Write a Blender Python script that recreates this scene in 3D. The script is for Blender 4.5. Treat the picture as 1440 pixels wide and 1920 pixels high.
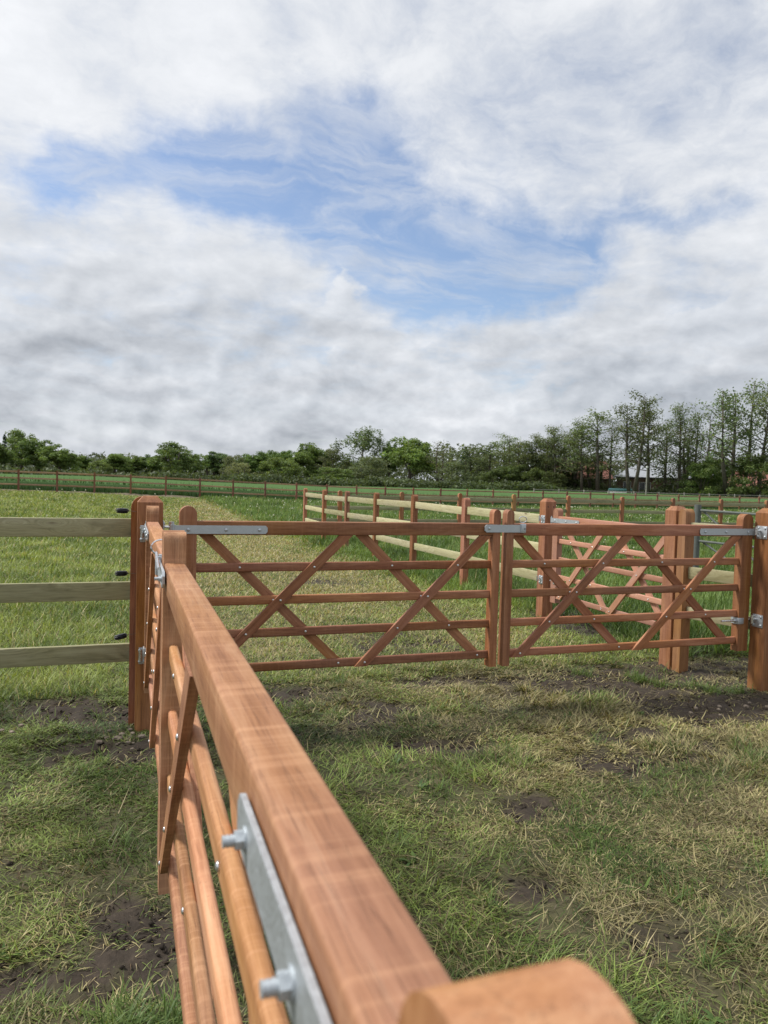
import bpy, bmesh, math, random
import numpy as np
from mathutils import Matrix, Vector
R_ = math.radians
SC = bpy.context.scene
for o in list(bpy.data.objects): bpy.data.objects.remove(o)

# ------------------------------------------------------------------ camera
# world frame: X along the closed pair of gates (to the right), Y along the near pair of gates (away)
CAM = Vector((0.0, 0.0, 1.55)); YAW, PITCH, ROLL = 0.3371, 0.0438, 0.0285; FPX = 1382.8
def cam_axes():
    F = Vector((math.sin(YAW), math.cos(YAW), 0)); Rt = Vector((math.cos(YAW), -math.sin(YAW), 0)); U = Vector((0, 0, 1))
    F2 = F*math.cos(PITCH) - U*math.sin(PITCH); U2 = U*math.cos(PITCH) + F*math.sin(PITCH)
    c, s = math.cos(ROLL), math.sin(ROLL)
    return Rt*c + U2*s, U2*c - Rt*s, F2
CR, CU, CF = cam_axes()
cd = bpy.data.cameras.new('camera'); cam = bpy.data.objects.new('camera', cd); SC.collection.objects.link(cam)
cam.matrix_world = Matrix(((CR.x, CU.x, -CF.x, CAM.x), (CR.y, CU.y, -CF.y, CAM.y), (CR.z, CU.z, -CF.z, CAM.z), (0, 0, 0, 1)))
cd.sensor_fit = 'VERTICAL'; cd.sensor_height = 24; cd.lens = FPX/1920*24
cd.clip_start = 0.02; cd.clip_end = 6000
cd.dof.use_dof = True; cd.dof.focus_distance = 3.4; cd.dof.aperture_fstop = 4.6
SC.camera = cam

# ------------------------------------------------------------------ world: broken cloud under a blue sky
SUN_AZ, SUN_EL = R_(-62), R_(52)          # azimuth measured from +Y towards +X
w = bpy.data.worlds.new('World'); SC.world = w; w.use_nodes = True
NT = w.node_tree; NT.nodes.clear()
def nd(t, typ, **kw):
    n = t.nodes.new(typ)
    for k, v in kw.items(): setattr(n, k, v)
    return n
class G:
    """small helper to write node maths as expressions"""
    def __init__(s, t): s.t = t
    def m(s, op, a, b=None, c=None, clamp=False):
        n = nd(s.t, 'ShaderNodeMath', operation=op, use_clamp=clamp)
        for i, x in enumerate((a, b, c)):
            if x is None: continue
            if isinstance(x, (int, float)): n.inputs[i].default_value = x
            else: s.t.links.new(x, n.inputs[i])
        return n.outputs[0]
    def add(s, a, b): return s.m('ADD', a, b)
    def sub(s, a, b): return s.m('SUBTRACT', a, b)
    def mul(s, a, b): return s.m('MULTIPLY', a, b)
    def vm(s, op, a, b=None, scale=None):
        n = nd(s.t, 'ShaderNodeVectorMath', operation=op)
        for i, x in enumerate((a, b)):
            if x is None: continue
            if isinstance(x, (tuple, list)): n.inputs[i].default_value = x
            else: s.t.links.new(x, n.inputs[i])
        if scale is not None:
            if isinstance(scale, (int, float)): n.inputs[3].default_value = scale
            else: s.t.links.new(scale, n.inputs[3])
        return n.outputs[0]
    def noise(s, vec, scale=1., detail=4., rough=.5, dist=0., lac=2., out=0, dim='3D'):
        n = nd(s.t, 'ShaderNodeTexNoise', noise_dimensions=dim)
        s.t.links.new(vec, n.inputs['Vector'])
        n.inputs['Scale'].default_value = scale; n.inputs['Detail'].default_value = detail
        n.inputs['Roughness'].default_value = rough; n.inputs['Distortion'].default_value = dist
        n.inputs['Lacunarity'].default_value = lac
        return n.outputs[out]
    def ss(s, x, a, b, lo=0., hi=1.):
        n = nd(s.t, 'ShaderNodeMapRange', interpolation_type='SMOOTHSTEP')
        s.t.links.new(x, n.inputs[0])
        for i, v in enumerate((a, b, lo, hi)): n.inputs[1+i].default_value = v
        return n.outputs[0]
    def lin(s, x, a, b, lo=0., hi=1.):
        n = nd(s.t, 'ShaderNodeMapRange'); s.t.links.new(x, n.inputs[0])
        for i, v in enumerate((a, b, lo, hi)): n.inputs[1+i].default_value = v
        return n.outputs[0]
    def comb(s, x, y, z):
        n = nd(s.t, 'ShaderNodeCombineXYZ')
        for i, v in enumerate((x, y, z)):
            if isinstance(v, (int, float)): n.inputs[i].default_value = v
            else: s.t.links.new(v, n.inputs[i])
        return n.outputs[0]
    def sep(s, v):
        n = nd(s.t, 'ShaderNodeSeparateXYZ'); s.t.links.new(v, n.inputs[0]); return n.outputs
    def mix(s, f, a, b, blend='MIX'):
        n = nd(s.t, 'ShaderNodeMix', data_type='RGBA', blend_type=blend)
        if isinstance(f, (int, float)): n.inputs[0].default_value = f
        else: s.t.links.new(f, n.inputs[0])
        for i, x in ((6, a), (7, b)):
            if isinstance(x, (tuple, list)): n.inputs[i].default_value = (*x[:3], 1)
            else: s.t.links.new(x, n.inputs[i])
        return n.outputs[2]
    def ramp(s, x, stops, interp='LINEAR'):
        n = nd(s.t, 'ShaderNodeValToRGB'); n.color_ramp.interpolation = interp
        e = n.color_ramp.elements
        while len(e) < len(stops): e.new(.5)
        for i, (p, c) in enumerate(stops): e[i].position = p; e[i].color = (*c, 1) if len(c) == 3 else c
        s.t.links.new(x, n.inputs[0]); return n.outputs[0]
def build_sky():
    g = G(NT)
    sky = nd(NT, 'ShaderNodeTexSky', sky_type='NISHITA'); sky.sun_disc = False
    sky.sun_elevation = SUN_EL; sky.sun_rotation = SUN_AZ
    sky.air_density = 1.0; sky.dust_density = .6; sky.ozone_density = 2.2
    tc = nd(NT, 'ShaderNodeTexCoord'); d = tc.outputs['Generated']
    x, y, z = g.sep(d)
    az = g.mul(g.m('ARCTAN2', x, y), 180/math.pi); el = g.mul(g.m('ARCSINE', z), 180/math.pi)
    zz = g.add(g.m('MAXIMUM', z, 0.0), .16)
    pl = g.comb(g.m('DIVIDE', x, zz), g.m('DIVIDE', y, zz), 0.0)      # cloud deck plane
    # wobble the outline of the opening
    wob = g.noise(d, 4.0, 6, .6, out=1); wx, wy, wz = g.sep(wob)
    azw = g.add(az, g.mul(g.sub(wx, .5), 20)); elw = g.add(el, g.mul(g.sub(wy, .5), 13))
    gap = None
    for (ca, ce, ra, re, k) in SKY_GAPS:
        a = g.m('POWER', g.mul(g.sub(azw, ca), 1/ra), 2); b = g.m('POWER', g.mul(g.sub(elw, ce), 1/re), 2)
        e = g.mul(g.m('EXPONENT', g.mul(g.add(a, b), -1.0)), k)
        gap = e if gap is None else g.add(gap, e)
    n1 = g.noise(pl, 1.25, 10, .58, .3)            # main deck
    n2 = g.noise(g.vm('MULTIPLY', g.vm('ADD', pl, g.vm('SCALE', wob, scale=.35)), (1.0, 2.4, 1)), 2.6, 9, .62, .6)   # wisps
    cover = g.sub(g.add(g.mul(g.sub(n1, .5), 2.4), .86), g.mul(gap, 1.35))
    n4 = g.noise(g.vm('ADD', pl, g.vm('SCALE', wob, scale=.25)), 6.5, 9, .64, .3)
    a1 = g.ss(g.add(cover, g.mul(g.sub(n4, .5), 1.25)), -.46, .98)
    veil = g.add(g.mul(g.ss(n2, .36, .78), .66), .04)
    alpha = g.m('MAXIMUM', a1, veil)
    # lumpy low cumulus, lit from the left and above
    dv = g.vm('MULTIPLY', d, (1.0, 1.0, 1.7))
    def billow(v):
        n0 = g.noise(v, 7.0, 5, .5); bl = g.sub(1.0, g.m('ABSOLUTE', g.sub(g.mul(n0, 3.2), 1.6)))
        return g.add(g.mul(g.noise(v, 5.0, 10, .56, .0), .72), g.mul(bl, .20))
    dvw = g.vm('ADD', dv, g.vm('SCALE', g.vm('SUBTRACT', g.noise(dv, 9, 4, .5, out=1), (.5, .5, .5)), scale=.03))
    nA = billow(dvw); nB = billow(g.vm('ADD', dvw, (-.012, .0, .024)))
    relief = g.sub(nA, nB)
    big = g.noise(dv, 2.6, 5, .5)
    low = g.ss(el, 25, 6)                              # 1 near the horizon
    tone = g.add(g.mul(relief, 3.8), g.mul(g.sub(big, .5), 1.5))
    hi_t = g.add(g.add(.86, g.mul(g.sub(n1, .5), .55)), g.mul(g.sub(n4, .5), .28))
    lo_t = g.add(g.lin(el, 0, 16, .66, .71), g.mul(tone, .44))
    br = g.m('MINIMUM', g.m('MAXIMUM', g.add(g.mul(hi_t, g.sub(1, low)), g.mul(lo_t, low)), .22), .96)
    # puffy cumulus bodies close the opening from below
    puff = g.mul(g.ss(g.add(nA, g.lin(el, 6, 22, .20, -.16)), .56, .66), g.ss(el, 23, 15))
    alpha = g.m('MAXIMUM', alpha, g.mul(puff, .95))
    cloud = g.ramp(br, [(0, (0, 0, 0)), (.30, (.262, .285, .325)), (.6, (.49, .517, .56)), (.8, (.65, .675, .715)), (1.0, (.85, .865, .895))])
    cloud = g.vm('SCALE', cloud, scale=CLOUD_K/SKY_K)
    col = g.mix(alpha, g.vm('MULTIPLY', sky.outputs[0], SKY_TINT), cloud)
    bg = nd(NT, 'ShaderNodeBackground'); NT.links.new(col, bg.inputs[0]); bg.inputs[1].default_value = SKY_K
    out = nd(NT, 'ShaderNodeOutputWorld'); NT.links.new(bg.outputs[0], out.inputs[0])
SKY_K = 0.12; SKY_TINT = (.96, .92, .92); CLOUD_K = .84
# openings in the cloud deck: azimuth, elevation, half sizes (degrees), depth
SKY_GAPS = [(-2.5, 20.0, 3.4, 2.0, .85), (4, 22.6, 3.5, 2.0, .55), (12, 22.2, 6.5, 3.0, 1.1), (20, 19.4, 7.5, 3.8, 1.15), (25.5, 15.6, 5.0, 3.8, 1.15), (32.5, 15.6, 5, 2.2, .9), (39, 18.5, 6, 1.5, .6), (17, 27.0, 4, 1.6, .45),
            (150, 40, 14, 6, .9), (-120, 35, 16, 5, .9), (-60, 30, 9, 4, .8), (100, 22, 10, 4, .8)]
build_sky()
w.cycles.sampling_method = 'MANUAL'; w.cycles.sample_map_resolution = 512
sl = bpy.data.lights.new('sun', 'SUN'); so = bpy.data.objects.new('sun', sl); SC.collection.objects.link(so)
sl.energy = 3.0; sl.angle = R_(10); sl.color = (1, .96, .90)
sdir = Vector((math.sin(SUN_AZ)*math.cos(SUN_EL), math.cos(SUN_AZ)*math.cos(SUN_EL), math.sin(SUN_EL)))
so.rotation_euler = (-sdir).to_track_quat('-Z', 'Y').to_euler(); so.location = (-20, 10, 40)
SC.view_settings.view_transform = 'Standard'; SC.view_settings.look = 'None'
SC.view_settings.exposure = 0.45; SC.view_settings.gamma = 1; SC.view_settings.use_curve_mapping = False
SC.render.engine = 'CYCLES'; SC.cycles.max_bounces = 6; SC.cycles.transparent_max_bounces = 6
SC.cycles.use_denoising = True

# ------------------------------------------------------------------ helpers
COL = SC.collection
def tag(o, label=None, cat=None, group=None, kind=None):
    if label: o['label'] = label
    if cat: o['category'] = cat
    if group: o['group'] = group
    if kind: o['kind'] = kind
    return o
def link(o, parent=None):
    COL.objects.link(o)
    if parent is not None: o.parent = parent
    return o
def empty(name, loc=(0, 0, 0), rz=0.):
    o = bpy.data.objects.new(name, None); o.empty_display_size = .1
    o.location = loc; o.rotation_euler = (0, 0, rz); return link(o)
def finish(name, bm, mat, parent=None, smooth=35, loc=None, rot=None):
    me = bpy.data.meshes.new(name)
    bmesh.ops.recalc_face_normals(bm, faces=bm.faces[:])
    bm.to_mesh(me); bm.free()
    if smooth:
        me.polygons.foreach_set('use_smooth', [True]*len(me.polygons)); me.set_sharp_from_angle(angle=R_(smooth))
    me.materials.append(mat)
    return place(name, me, parent, loc, rot)
def place(name, me, parent=None, loc=None, rot=None):
    o = bpy.data.objects.new(name, me)
    if loc is not None: o.location = loc
    if rot is not None: o.rotation_euler = rot
    return link(o, parent)
def copy_tree(o, parent=None):
    c = o.copy(); link(c, parent)
    for ch in list(o.children): copy_tree(ch, c)
    return c
def rrect(hy, hz, r, n=3):
    pts = []
    for cx, cy, a0 in ((hy-r, hz-r, 0), (-hy+r, hz-r, 90), (-hy+r, -hz+r, 180), (hy-r, -hz+r, 270)):
        for i in range(n+1):
            a = R_(a0 + 90*i/n); pts.append((cx + r*math.cos(a), cy + r*math.sin(a)))
    return pts
def extrude(bm, prof, axis, a0, a1, off=(0, 0, 0)):
    """prism: 2D profile swept along axis from a0 to a1"""
    def v(p, a):
        q = {'x': (a, p[0], p[1]), 'y': (p[0], a, p[1]), 'z': (p[0], p[1], a)}[axis]
        return bm.verts.new((q[0]+off[0], q[1]+off[1], q[2]+off[2]))
    A = [v(p, a0) for p in prof]; B = [v(p, a1) for p in prof]; n = len(prof)
    for i in range(n): bm.faces.new((A[i], A[(i+1) % n], B[(i+1) % n], B[i]))
    bm.faces.new(A[::-1]); bm.faces.new(B)
def board_bm(L, ty, tz, r=.004, n=2, segs=1, warp=0, seed=0):
    bm = bmesh.new(); extrude(bm, rrect(ty/2, tz/2, r, n), 'x', 0, L)
    return bm
def box(bm, x0, x1, y0, y1, z0, z1, bev=0):
    vs = [bm.verts.new((x, y, z)) for x in (x0, x1) for y in (y0, y1) for z in (z0, z1)]
    F = [bm.faces.new([vs[i] for i in q]) for q in ((0, 1, 3, 2), (4, 6, 7, 5), (0, 4, 5, 1), (2, 3, 7, 6), (0, 2, 6, 4), (1, 5, 7, 3))]
    if bev:
        es = list({e for f in F for e in f.edges}); bmesh.ops.bevel(bm, geom=es, offset=bev, segments=2, profile=.5, affect='EDGES')
def tube(bm, pts, rad, n=6, cap=True):
    pts = [Vector(p) for p in pts]; rings = []
    for i, p in enumerate(pts):
        t = (pts[min(i+1, len(pts)-1)] - pts[max(i-1, 0)]).normalized()
        a = t.cross(Vector((0, 0, 1)));  a = t.cross(Vector((1, 0, 0))) if a.length < .2 else a
        a.normalize(); b = t.cross(a); r = rad[i] if isinstance(rad, (list, tuple)) else rad
        rings.append([bm.verts.new(p + (a*math.cos(2*math.pi*k/n) + b*math.sin(2*math.pi*k/n))*r) for k in range(n)])
    for A, B in zip(rings, rings[1:]):
        for k in range(n): bm.faces.new((A[k], A[(k+1) % n], B[(k+1) % n], B[k]))
    if cap: bm.faces.new(rings[0][::-1]); bm.faces.new(rings[-1])
def arch_prof(w, h0, h1, n=10, sh=None):
    """upright with a round top: profile in (x, z); sh = height of the rounded part"""
    sh = sh or w/2; pts = [(0, h0), (w, h0), ]
    for i in range(n+1):
        a = math.pi*i/n; pts.append((w/2 + w/2*math.cos(a), h1 - sh + sh*math.sin(a)))
    return pts
def bevel_all(bm, off, ang=40, seg=2):
    es = [e for e in bm.edges if len(e.link_faces) == 2 and e.calc_face_angle(0) > R_(ang)]
    bmesh.ops.bevel(bm, geom=es, offset=off, segments=seg, profile=.6, affect='EDGES')

# numpy value noise
def vnoise(x, y, seed=0):
    x = np.asarray(x, float); y = np.asarray(y, float)
    xi = np.floor(x).astype(np.int64); yi = np.floor(y).astype(np.int64); fx = x-xi; fy = y-yi
    fx = fx*fx*(3-2*fx); fy = fy*fy*(3-2*fy)
    def hsh(a, b):
        n = (a*374761393 + b*668265263 + seed*1442695041) & 0xffffffff
        n = ((n ^ (n >> 13))*1274126177) & 0xffffffff
        return ((n ^ (n >> 16)) & 0xffff)/65535.
    return (hsh(xi, yi)*(1-fx) + hsh(xi+1, yi)*fx)*(1-fy) + (hsh(xi, yi+1)*(1-fx) + hsh(xi+1, yi+1)*fx)*fy
def fbm(x, y, seed=0, o=4, g=.5):
    s = 0.; a = 1.; t = 0.
    for i in range(o):
        s = s + a*vnoise(x*2**i, y*2**i, seed+i*17); t += a; a *= g
    return s/t
def sst(x, a, b):
    t = np.clip((np.asarray(x, float)-a)/(b-a), 0, 1); return t*t*(3-2*t)
# terrain height
def gz(u, v):
    u = np.asarray(u, float); v = np.asarray(v, float)
    z = -.07*sst(v, 8, 20) + sst(v, 20, 47)*(-.16 + .50*(1 - sst(u, -8, 20)))
    return z
def gzf(u, v): return float(gz(u, v))

# ------------------------------------------------------------------ materials
def newmat(name):
    m = bpy.data.materials.new(name); m.use_nodes = True; t = m.node_tree; t.nodes.clear()
    out = nd(t, 'ShaderNodeOutputMaterial'); b = nd(t, 'ShaderNodeBsdfPrincipled'); t.links.new(b.outputs[0], out.inputs[0])
    return m, t, G(t), b, out
def wood(name, dark, mid, light, axis='x', rough=.62, pore=.35, saw=.0, knots=0., stain=.25, scale=1., worn=None, spec=.35):
    m, t, g, b, out = newmat(name)
    tc = nd(t, 'ShaderNodeTexCoord'); oi = nd(t, 'ShaderNodeObjectInfo')
    rnd = oi.outputs['Random']
    p = g.vm('ADD', tc.outputs['Object'], g.comb(g.mul(rnd, 37.), g.mul(rnd, 91.), g.mul(rnd, 53.)))
    def sc(a, c):
        v = {'x': (a, c, c), 'y': (c, a, c), 'z': (c, c, a)}[axis]
        return g.vm('MULTIPLY', p, tuple(q*scale for q in v))
    warp = g.noise(sc(1.2, 5), 1, 3, .5, out=1)
    pg = g.vm('ADD', sc(1.6, 26), g.vm('SCALE', g.vm('SUBTRACT', warp, (.5, .5, .5)), scale=3.2))
    if knots:
        vo = nd(t, 'ShaderNodeTexVoronoi'); t.links.new(sc(2.4, 8), vo.inputs['Vector']); vo.inputs['Scale'].default_value = 1
        kd = vo.outputs['Distance']; ring = g.m('EXPONENT', g.mul(kd, -5.0))
        pg = g.vm('ADD', pg, g.vm('SCALE', (9., 9., 9.) and g.comb(3., 9., 9.), scale=g.mul(ring, knots)))
    grain = g.noise(pg, 1, 6, .62)
    fine = g.noise(sc(7, 240), 1, 5, .7)
    big = g.noise(sc(.9, 4), 1, 4, .55)
    f = g.add(g.mul(grain, .66), g.mul(fine, .34))
    col = g.ramp(f, [(.30, dark), (.50, mid), (.70, light)])
    hv = nd(t, 'ShaderNodeHueSaturation'); t.links.new(col, hv.inputs['Color'])
    t.links.new(g.lin(rnd, 0, 1, .74, 1.20), hv.inputs['Value']); t.links.new(g.add(g.lin(big, .3, .7, .492, .507), g.lin(g.m('FRACT', g.mul(rnd, 7.31)), 0, 1, -.004, .006)), hv.inputs['Hue'])
    t.links.new(g.lin(big, .3, .7, .88, 1.1), hv.inputs['Saturation'])
    col = hv.outputs[0]
    if stain:
        st = g.ss(g.noise(sc(2.2, 6), 1, 6, .66), .56, .74)
        col = g.mix(g.mul(st, stain), col, tuple(c*.30 for c in dark), 'MIX')
    po = g.ss(g.noise(sc(9, 260), 1, 2, .5), .60, .72)
    col = g.mix(g.mul(po, pore), col, tuple(c*.45 for c in dark))
    ck = g.ss(g.m('ABSOLUTE', g.sub(g.noise(sc(1.1, 34), 1, 4, .6), .5)), .010, .002); ck = g.mul(ck, g.ss(g.noise(sc(1.4, 7), 1, 2, .5), .50, .62))
    col = g.mix(g.mul(ck, .22), col, tuple(c*.22 for c in dark))
    sp = g.ss(g.noise(g.vm('MULTIPLY', p, (55, 55, 55)), 1, 3, .6), .68, .74); col = g.mix(g.mul(sp, .45), col, tuple(c*.4 for c in dark))
    h = g.add(g.add(g.mul(f, .5), g.mul(po, -.5)), g.mul(ck, -1.2))
    if saw:
        sw = g.noise(sc(70, 1.5), 1, 3, .6)
        col = g.mix(g.mul(g.ss(sw, .45, .7), saw), col, tuple(min(1, c*1.15) for c in light)); h = g.add(h, g.mul(sw, .5))
    if knots:
        kn = g.ss(kd, .13, .05); col = g.mix(g.mul(kn, .75), col, (.10, .065, .035))
    t.links.new(col, b.inputs['Base Color'])
    t.links.new(g.lin(f, .3, .7, rough+.1, rough-.08), b.inputs['Roughness']); b.inputs['Specular IOR Level'].default_value = spec
    bp = nd(t, 'ShaderNodeBump'); bp.inputs['Strength'].default_value = .35; bp.inputs['Distance'].default_value = .002
    t.links.new(h, bp.inputs['Height']); t.links.new(bp.outputs[0], b.inputs['Normal'])
    return m
RED = dict(dark=(.160, .054, .025), mid=(.305, .124, .058), light=(.45, .222, .120))
TAN = dict(dark=(.22, .086, .036), mid=(.43, .202, .098), light=(.62, .350, .195))  # same wood as RED, with the light on the near gates put into its colour
ORG = dict(dark=(.12, .042, .016), mid=(.28, .112, .042), light=(.43, .200, .082))
PIN = dict(dark=(.30, .130, .085), mid=(.43, .210, .140), light=(.53, .290, .205))
PINE = dict(dark=(.26, .225, .115), mid=(.43, .395, .225), light=(.54, .51, .325))
M = {}
for ax in 'xyz':
    M['red'+ax] = wood('red_hardwood_'+ax, axis=ax, saw=.10, stain=.35, **RED)
    M['tan'+ax] = wood('lit_hardwood_'+ax, axis=ax, saw=.22, stain=.30, **TAN)
    M['org'+ax] = wood('oiled_hardwood_'+ax, axis=ax, stain=.15, pore=.5, **ORG)
    M['pin'+ax] = wood('pink_hardwood_'+ax, axis=ax, saw=.1, stain=.12, **PIN)
    M['pine'+ax] = wood('treated_pine_'+ax, axis=ax, knots=1., stain=.12, pore=.25, rough=.75, **PINE)
M['pineold'] = wood('weathered_pine', axis='x', knots=1., stain=.4, pore=.4, rough=.8, dark=(.15, .140, .070), mid=(.29, .278, .155), light=(.40, .39, .245))
M['yel'] = wood('yellow_hardwood', axis='z', stain=.1, dark=(.22, .095, .034), mid=(.37, .185, .068), light=(.50, .28, .115))
M['farwood'] = wood('brown_fence_wood', axis='z', stain=.1, dark=(.12, .048, .028), mid=(.21, .085, .05), light=(.28, .12, .075))
M['farrail'] = wood('pale_fence_rail', axis='x', stain=.15, dark=(.22, .135, .07), mid=(.36, .225, .125), light=(.46, .31, .185))
def metal_mat(name, base, rough=.45, met=.85, var=.3):
    m, t, g, b, out = newmat(name)
    tc = nd(t, 'ShaderNodeTexCoord'); vo = nd(t, 'ShaderNodeTexVoronoi'); vo.inputs['Scale'].default_value = 260
    t.links.new(tc.outputs['Object'], vo.inputs['Vector'])
    n = g.noise(tc.outputs['Object'], 28, 5, .6)
    f = g.add(g.mul(g.sep(vo.outputs['Color'])[0], .35), g.mul(n, .65))
    t.links.new(g.ramp(f, [(.25, tuple(c*(1-var) for c in base)), (.75, tuple(min(1, c*(1+var*.6)) for c in base))]), b.inputs['Base Color'])
    b.inputs['Metallic'].default_value = met; t.links.new(g.lin(f, .2, .8, rough-.1, rough+.14), b.inputs['Roughness'])
    bp = nd(t, 'ShaderNodeBump'); bp.inputs['Strength'].default_value = .15; bp.inputs['Distance'].default_value = .001
    t.links.new(n, bp.inputs['Height']); t.links.new(bp.outputs[0], b.inputs['Normal'])
    return m
M['galv'] = metal_mat('galvanised_steel', (.52, .56, .59), .50, .70, .10)
M['bolt'] = metal_mat('bright_steel', (.72, .72, .72), .28, .95, .15)
M['pole'] = metal_mat('weathered_galvanised_tube', (.125, .138, .125), .8, .0, .3)
def plain(name, col, rough=.7, spec=.4, var=.2, scale=8):
    m, t, g, b, out = newmat(name)
    tc = nd(t, 'ShaderNodeTexCoord'); n = g.noise(tc.outputs['Object'], scale, 5, .6)
    t.links.new(g.ramp(n, [(.3, tuple(c*(1-var) for c in col)), (.7, tuple(min(1, c*(1+var)) for c in col))]), b.inputs['Base Color'])
    b.inputs['Roughness'].default_value = rough; b.inputs['Specular IOR Level'].default_value = spec
    return m
M['black'] = plain('black_plastic', (.012, .012, .016), .35, .5)
M['rust'] = plain('rusty_wire', (.16, .10, .07), .6)
M['pebble'] = plain('pebble_stone', (.19, .155, .12), .8, .25, .5, 30)
M['bark'] = plain('tree_bark', (.11, .095, .075), .9, .2, .4, 6)
M['barkpale'] = plain('birch_bark', (.33, .32, .29), .9, .2, .5, 3)
def leafmat(name, trans=.35, rough=.55):
    m, t, g, b, out = newmat(name)
    at = nd(t, 'ShaderNodeAttribute', attribute_name='Col'); oi = nd(t, 'ShaderNodeObjectInfo')
    hv = nd(t, 'ShaderNodeHueSaturation'); t.links.new(g.mix(1.0, at.outputs['Color'], oi.outputs['Color'], 'MULTIPLY'), hv.inputs['Color'])
    col = hv.outputs[0]
    t.links.new(col, b.inputs['Base Color']); b.inputs['Roughness'].default_value = rough; b.inputs['Specular IOR Level'].default_value = .3
    tr = nd(t, 'ShaderNodeBsdfTranslucent'); t.links.new(g.mix(1.0, col, (1.25, 1.2, .6), 'MULTIPLY'), tr.inputs[0])
    ms = nd(t, 'ShaderNodeMixShader'); ms.inputs[0].default_value = trans
    t.links.new(b.outputs[0], ms.inputs[1]); t.links.new(tr.outputs[0], ms.inputs[2]); t.links.new(ms.outputs[0], out.inputs[0])
    return m
M['leaf'] = leafmat('leaves', .38); M['grass'] = leafmat('grass_blades', .30, .5)

# ------------------------------------------------------------------ ground
MUD = [ # u, v, ru, rv, strength
 (1.59, 4.65, .34, .20, .8), (2.5, 3.36, .5, .22, .85), (3.95, 4.76, .75, .36, 1.9), (4.27, 4.10, .62, .28, 1.7), (3.35, 4.95, .5, .25, 1.1), (1.92, 2.63, .10, .06, .5),
 (1.50, 2.36, .20, .10, .6), (1.67, 2.03, .14, .08, .75), (-.13, 5.08, .42, .26, 1.5), (-.08, 4.40, .36, .20, 1.4), (.05, 2.58, .17, .24, 1.9), (-.30, 2.35, .12, .16, .6),
 (2.54, 6.5, .55, .5, .8), (5.4, 7.7, .7, .6, .9), (4.75, 7.0, .5, .5, .9), (2.76, 10.7, .6, .8, .6), (1.8, 4.0, .3, .14, .8), (2.24, 4.05, .3, .14, .55), (2.68, 5.2, .7, .22, .9), (-.55, 5.2, .4, .2, .7),
 (1.95, 2.95, .3, .1, .5), (3.0, 3.7, .5, .2, .5), (4.9, 5.3, .5, .5, .6), (-.35, 3.2, .3, .2, .35), (1.1, 5.1, .5, .2, .5)]
def mud(u, v):
    du = (fbm(u*2.2, v*2.2, 5)-.5)*.5; dv = (fbm(u*2.2, v*2.2, 9)-.5)*.5
    s = 0.
    for (a, b, ru, rv, k) in MUD: s = s + k*np.exp(-((u+du-a)/ru)**2 - ((v+dv-b)/rv)**2)
    n = fbm(u*4.2, v*4.2, 31, 5, .66)
    near = 1 - sst(v, 5.2, 9)
    n3 = fbm(u*11, v*11, 37, 3, .6)
    return sst(s*(.55+.9*n) + (n-.5+.085*near)*2.0*np.clip(s*2.2 + .75*near, 0, 1) + (n3-.5)*.55*np.clip(s*3, 0, 1), .16, .95)
def straw(u, v):
    """dry pale cuttings: 0..1"""
    n = fbm(u*.9+7, v*.9, 44, 4); n2 = fbm(u*3.1, v*3.1, 48, 4)
    track = sst(u, .0, 1.0)*(1-sst(u, 3.5, 4.5))*sst(v, 4.8, 6.5)*(1-sst(v, 30, 45))
    cx = 2.6 + .045*(v-10); track2 = np.exp(-((u-cx)/(1.25))**2)*sst(v, 7, 12)*(1-sst(v, 40, 48))
    pen = (1-sst(v, 4.6, 6))*(.20 + .45*sst(u, 1.0, 2.2))
    return np.clip((track*.45 + track2*.55 + pen)*(.25 + 1.5*n) + (n2-.5)*.6, 0, 1)
def graded(lo, flo, fhi, hi, step, grow=1.16):
    a = list(np.arange(flo, fhi+1e-6, step)); s = step; x = fhi
    while x < hi: s *= grow; x += s; a.append(x)
    s = step; x = flo; pre = []
    while x > lo: s *= grow; x -= s; pre.append(x)
    return np.array(pre[::-1]+a)
def np_mesh(name, V, F4=None, F3=None, mat=None, attrs=None, smooth=False):
    me = bpy.data.meshes.new(name); V = np.asarray(V, np.float32); me.vertices.add(len(V)); me.vertices.foreach_set('co', V.ravel())
    F = []; st = []; n = 0
    for f in (F4, F3):
        if f is None or len(f) == 0: continue
        f = np.asarray(f, np.int32); st.append(n + np.arange(len(f))*f.shape[1]); n += f.size; F.append(f.ravel())
    idx = np.concatenate(F); st = np.concatenate(st)
    me.loops.add(len(idx)); me.loops.foreach_set('vertex_index', idx.astype(np.int32))
    me.polygons.add(len(st)); me.polygons.foreach_set('loop_start', st.astype(np.int32))
    if smooth: me.polygons.foreach_set('use_smooth', np.ones(len(st), bool))
    for k, (typ, arr) in (attrs or {}).items():
        a = me.attributes.new(k, typ, 'POINT')
        if typ == 'FLOAT': a.data.foreach_set('value', np.asarray(arr, np.float32).ravel())
        else: a.data.foreach_set('color', np.asarray(arr, np.float32).ravel())
    me.update(); me.validate(); 
    if mat: me.materials.append(mat)
    return me
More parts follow.
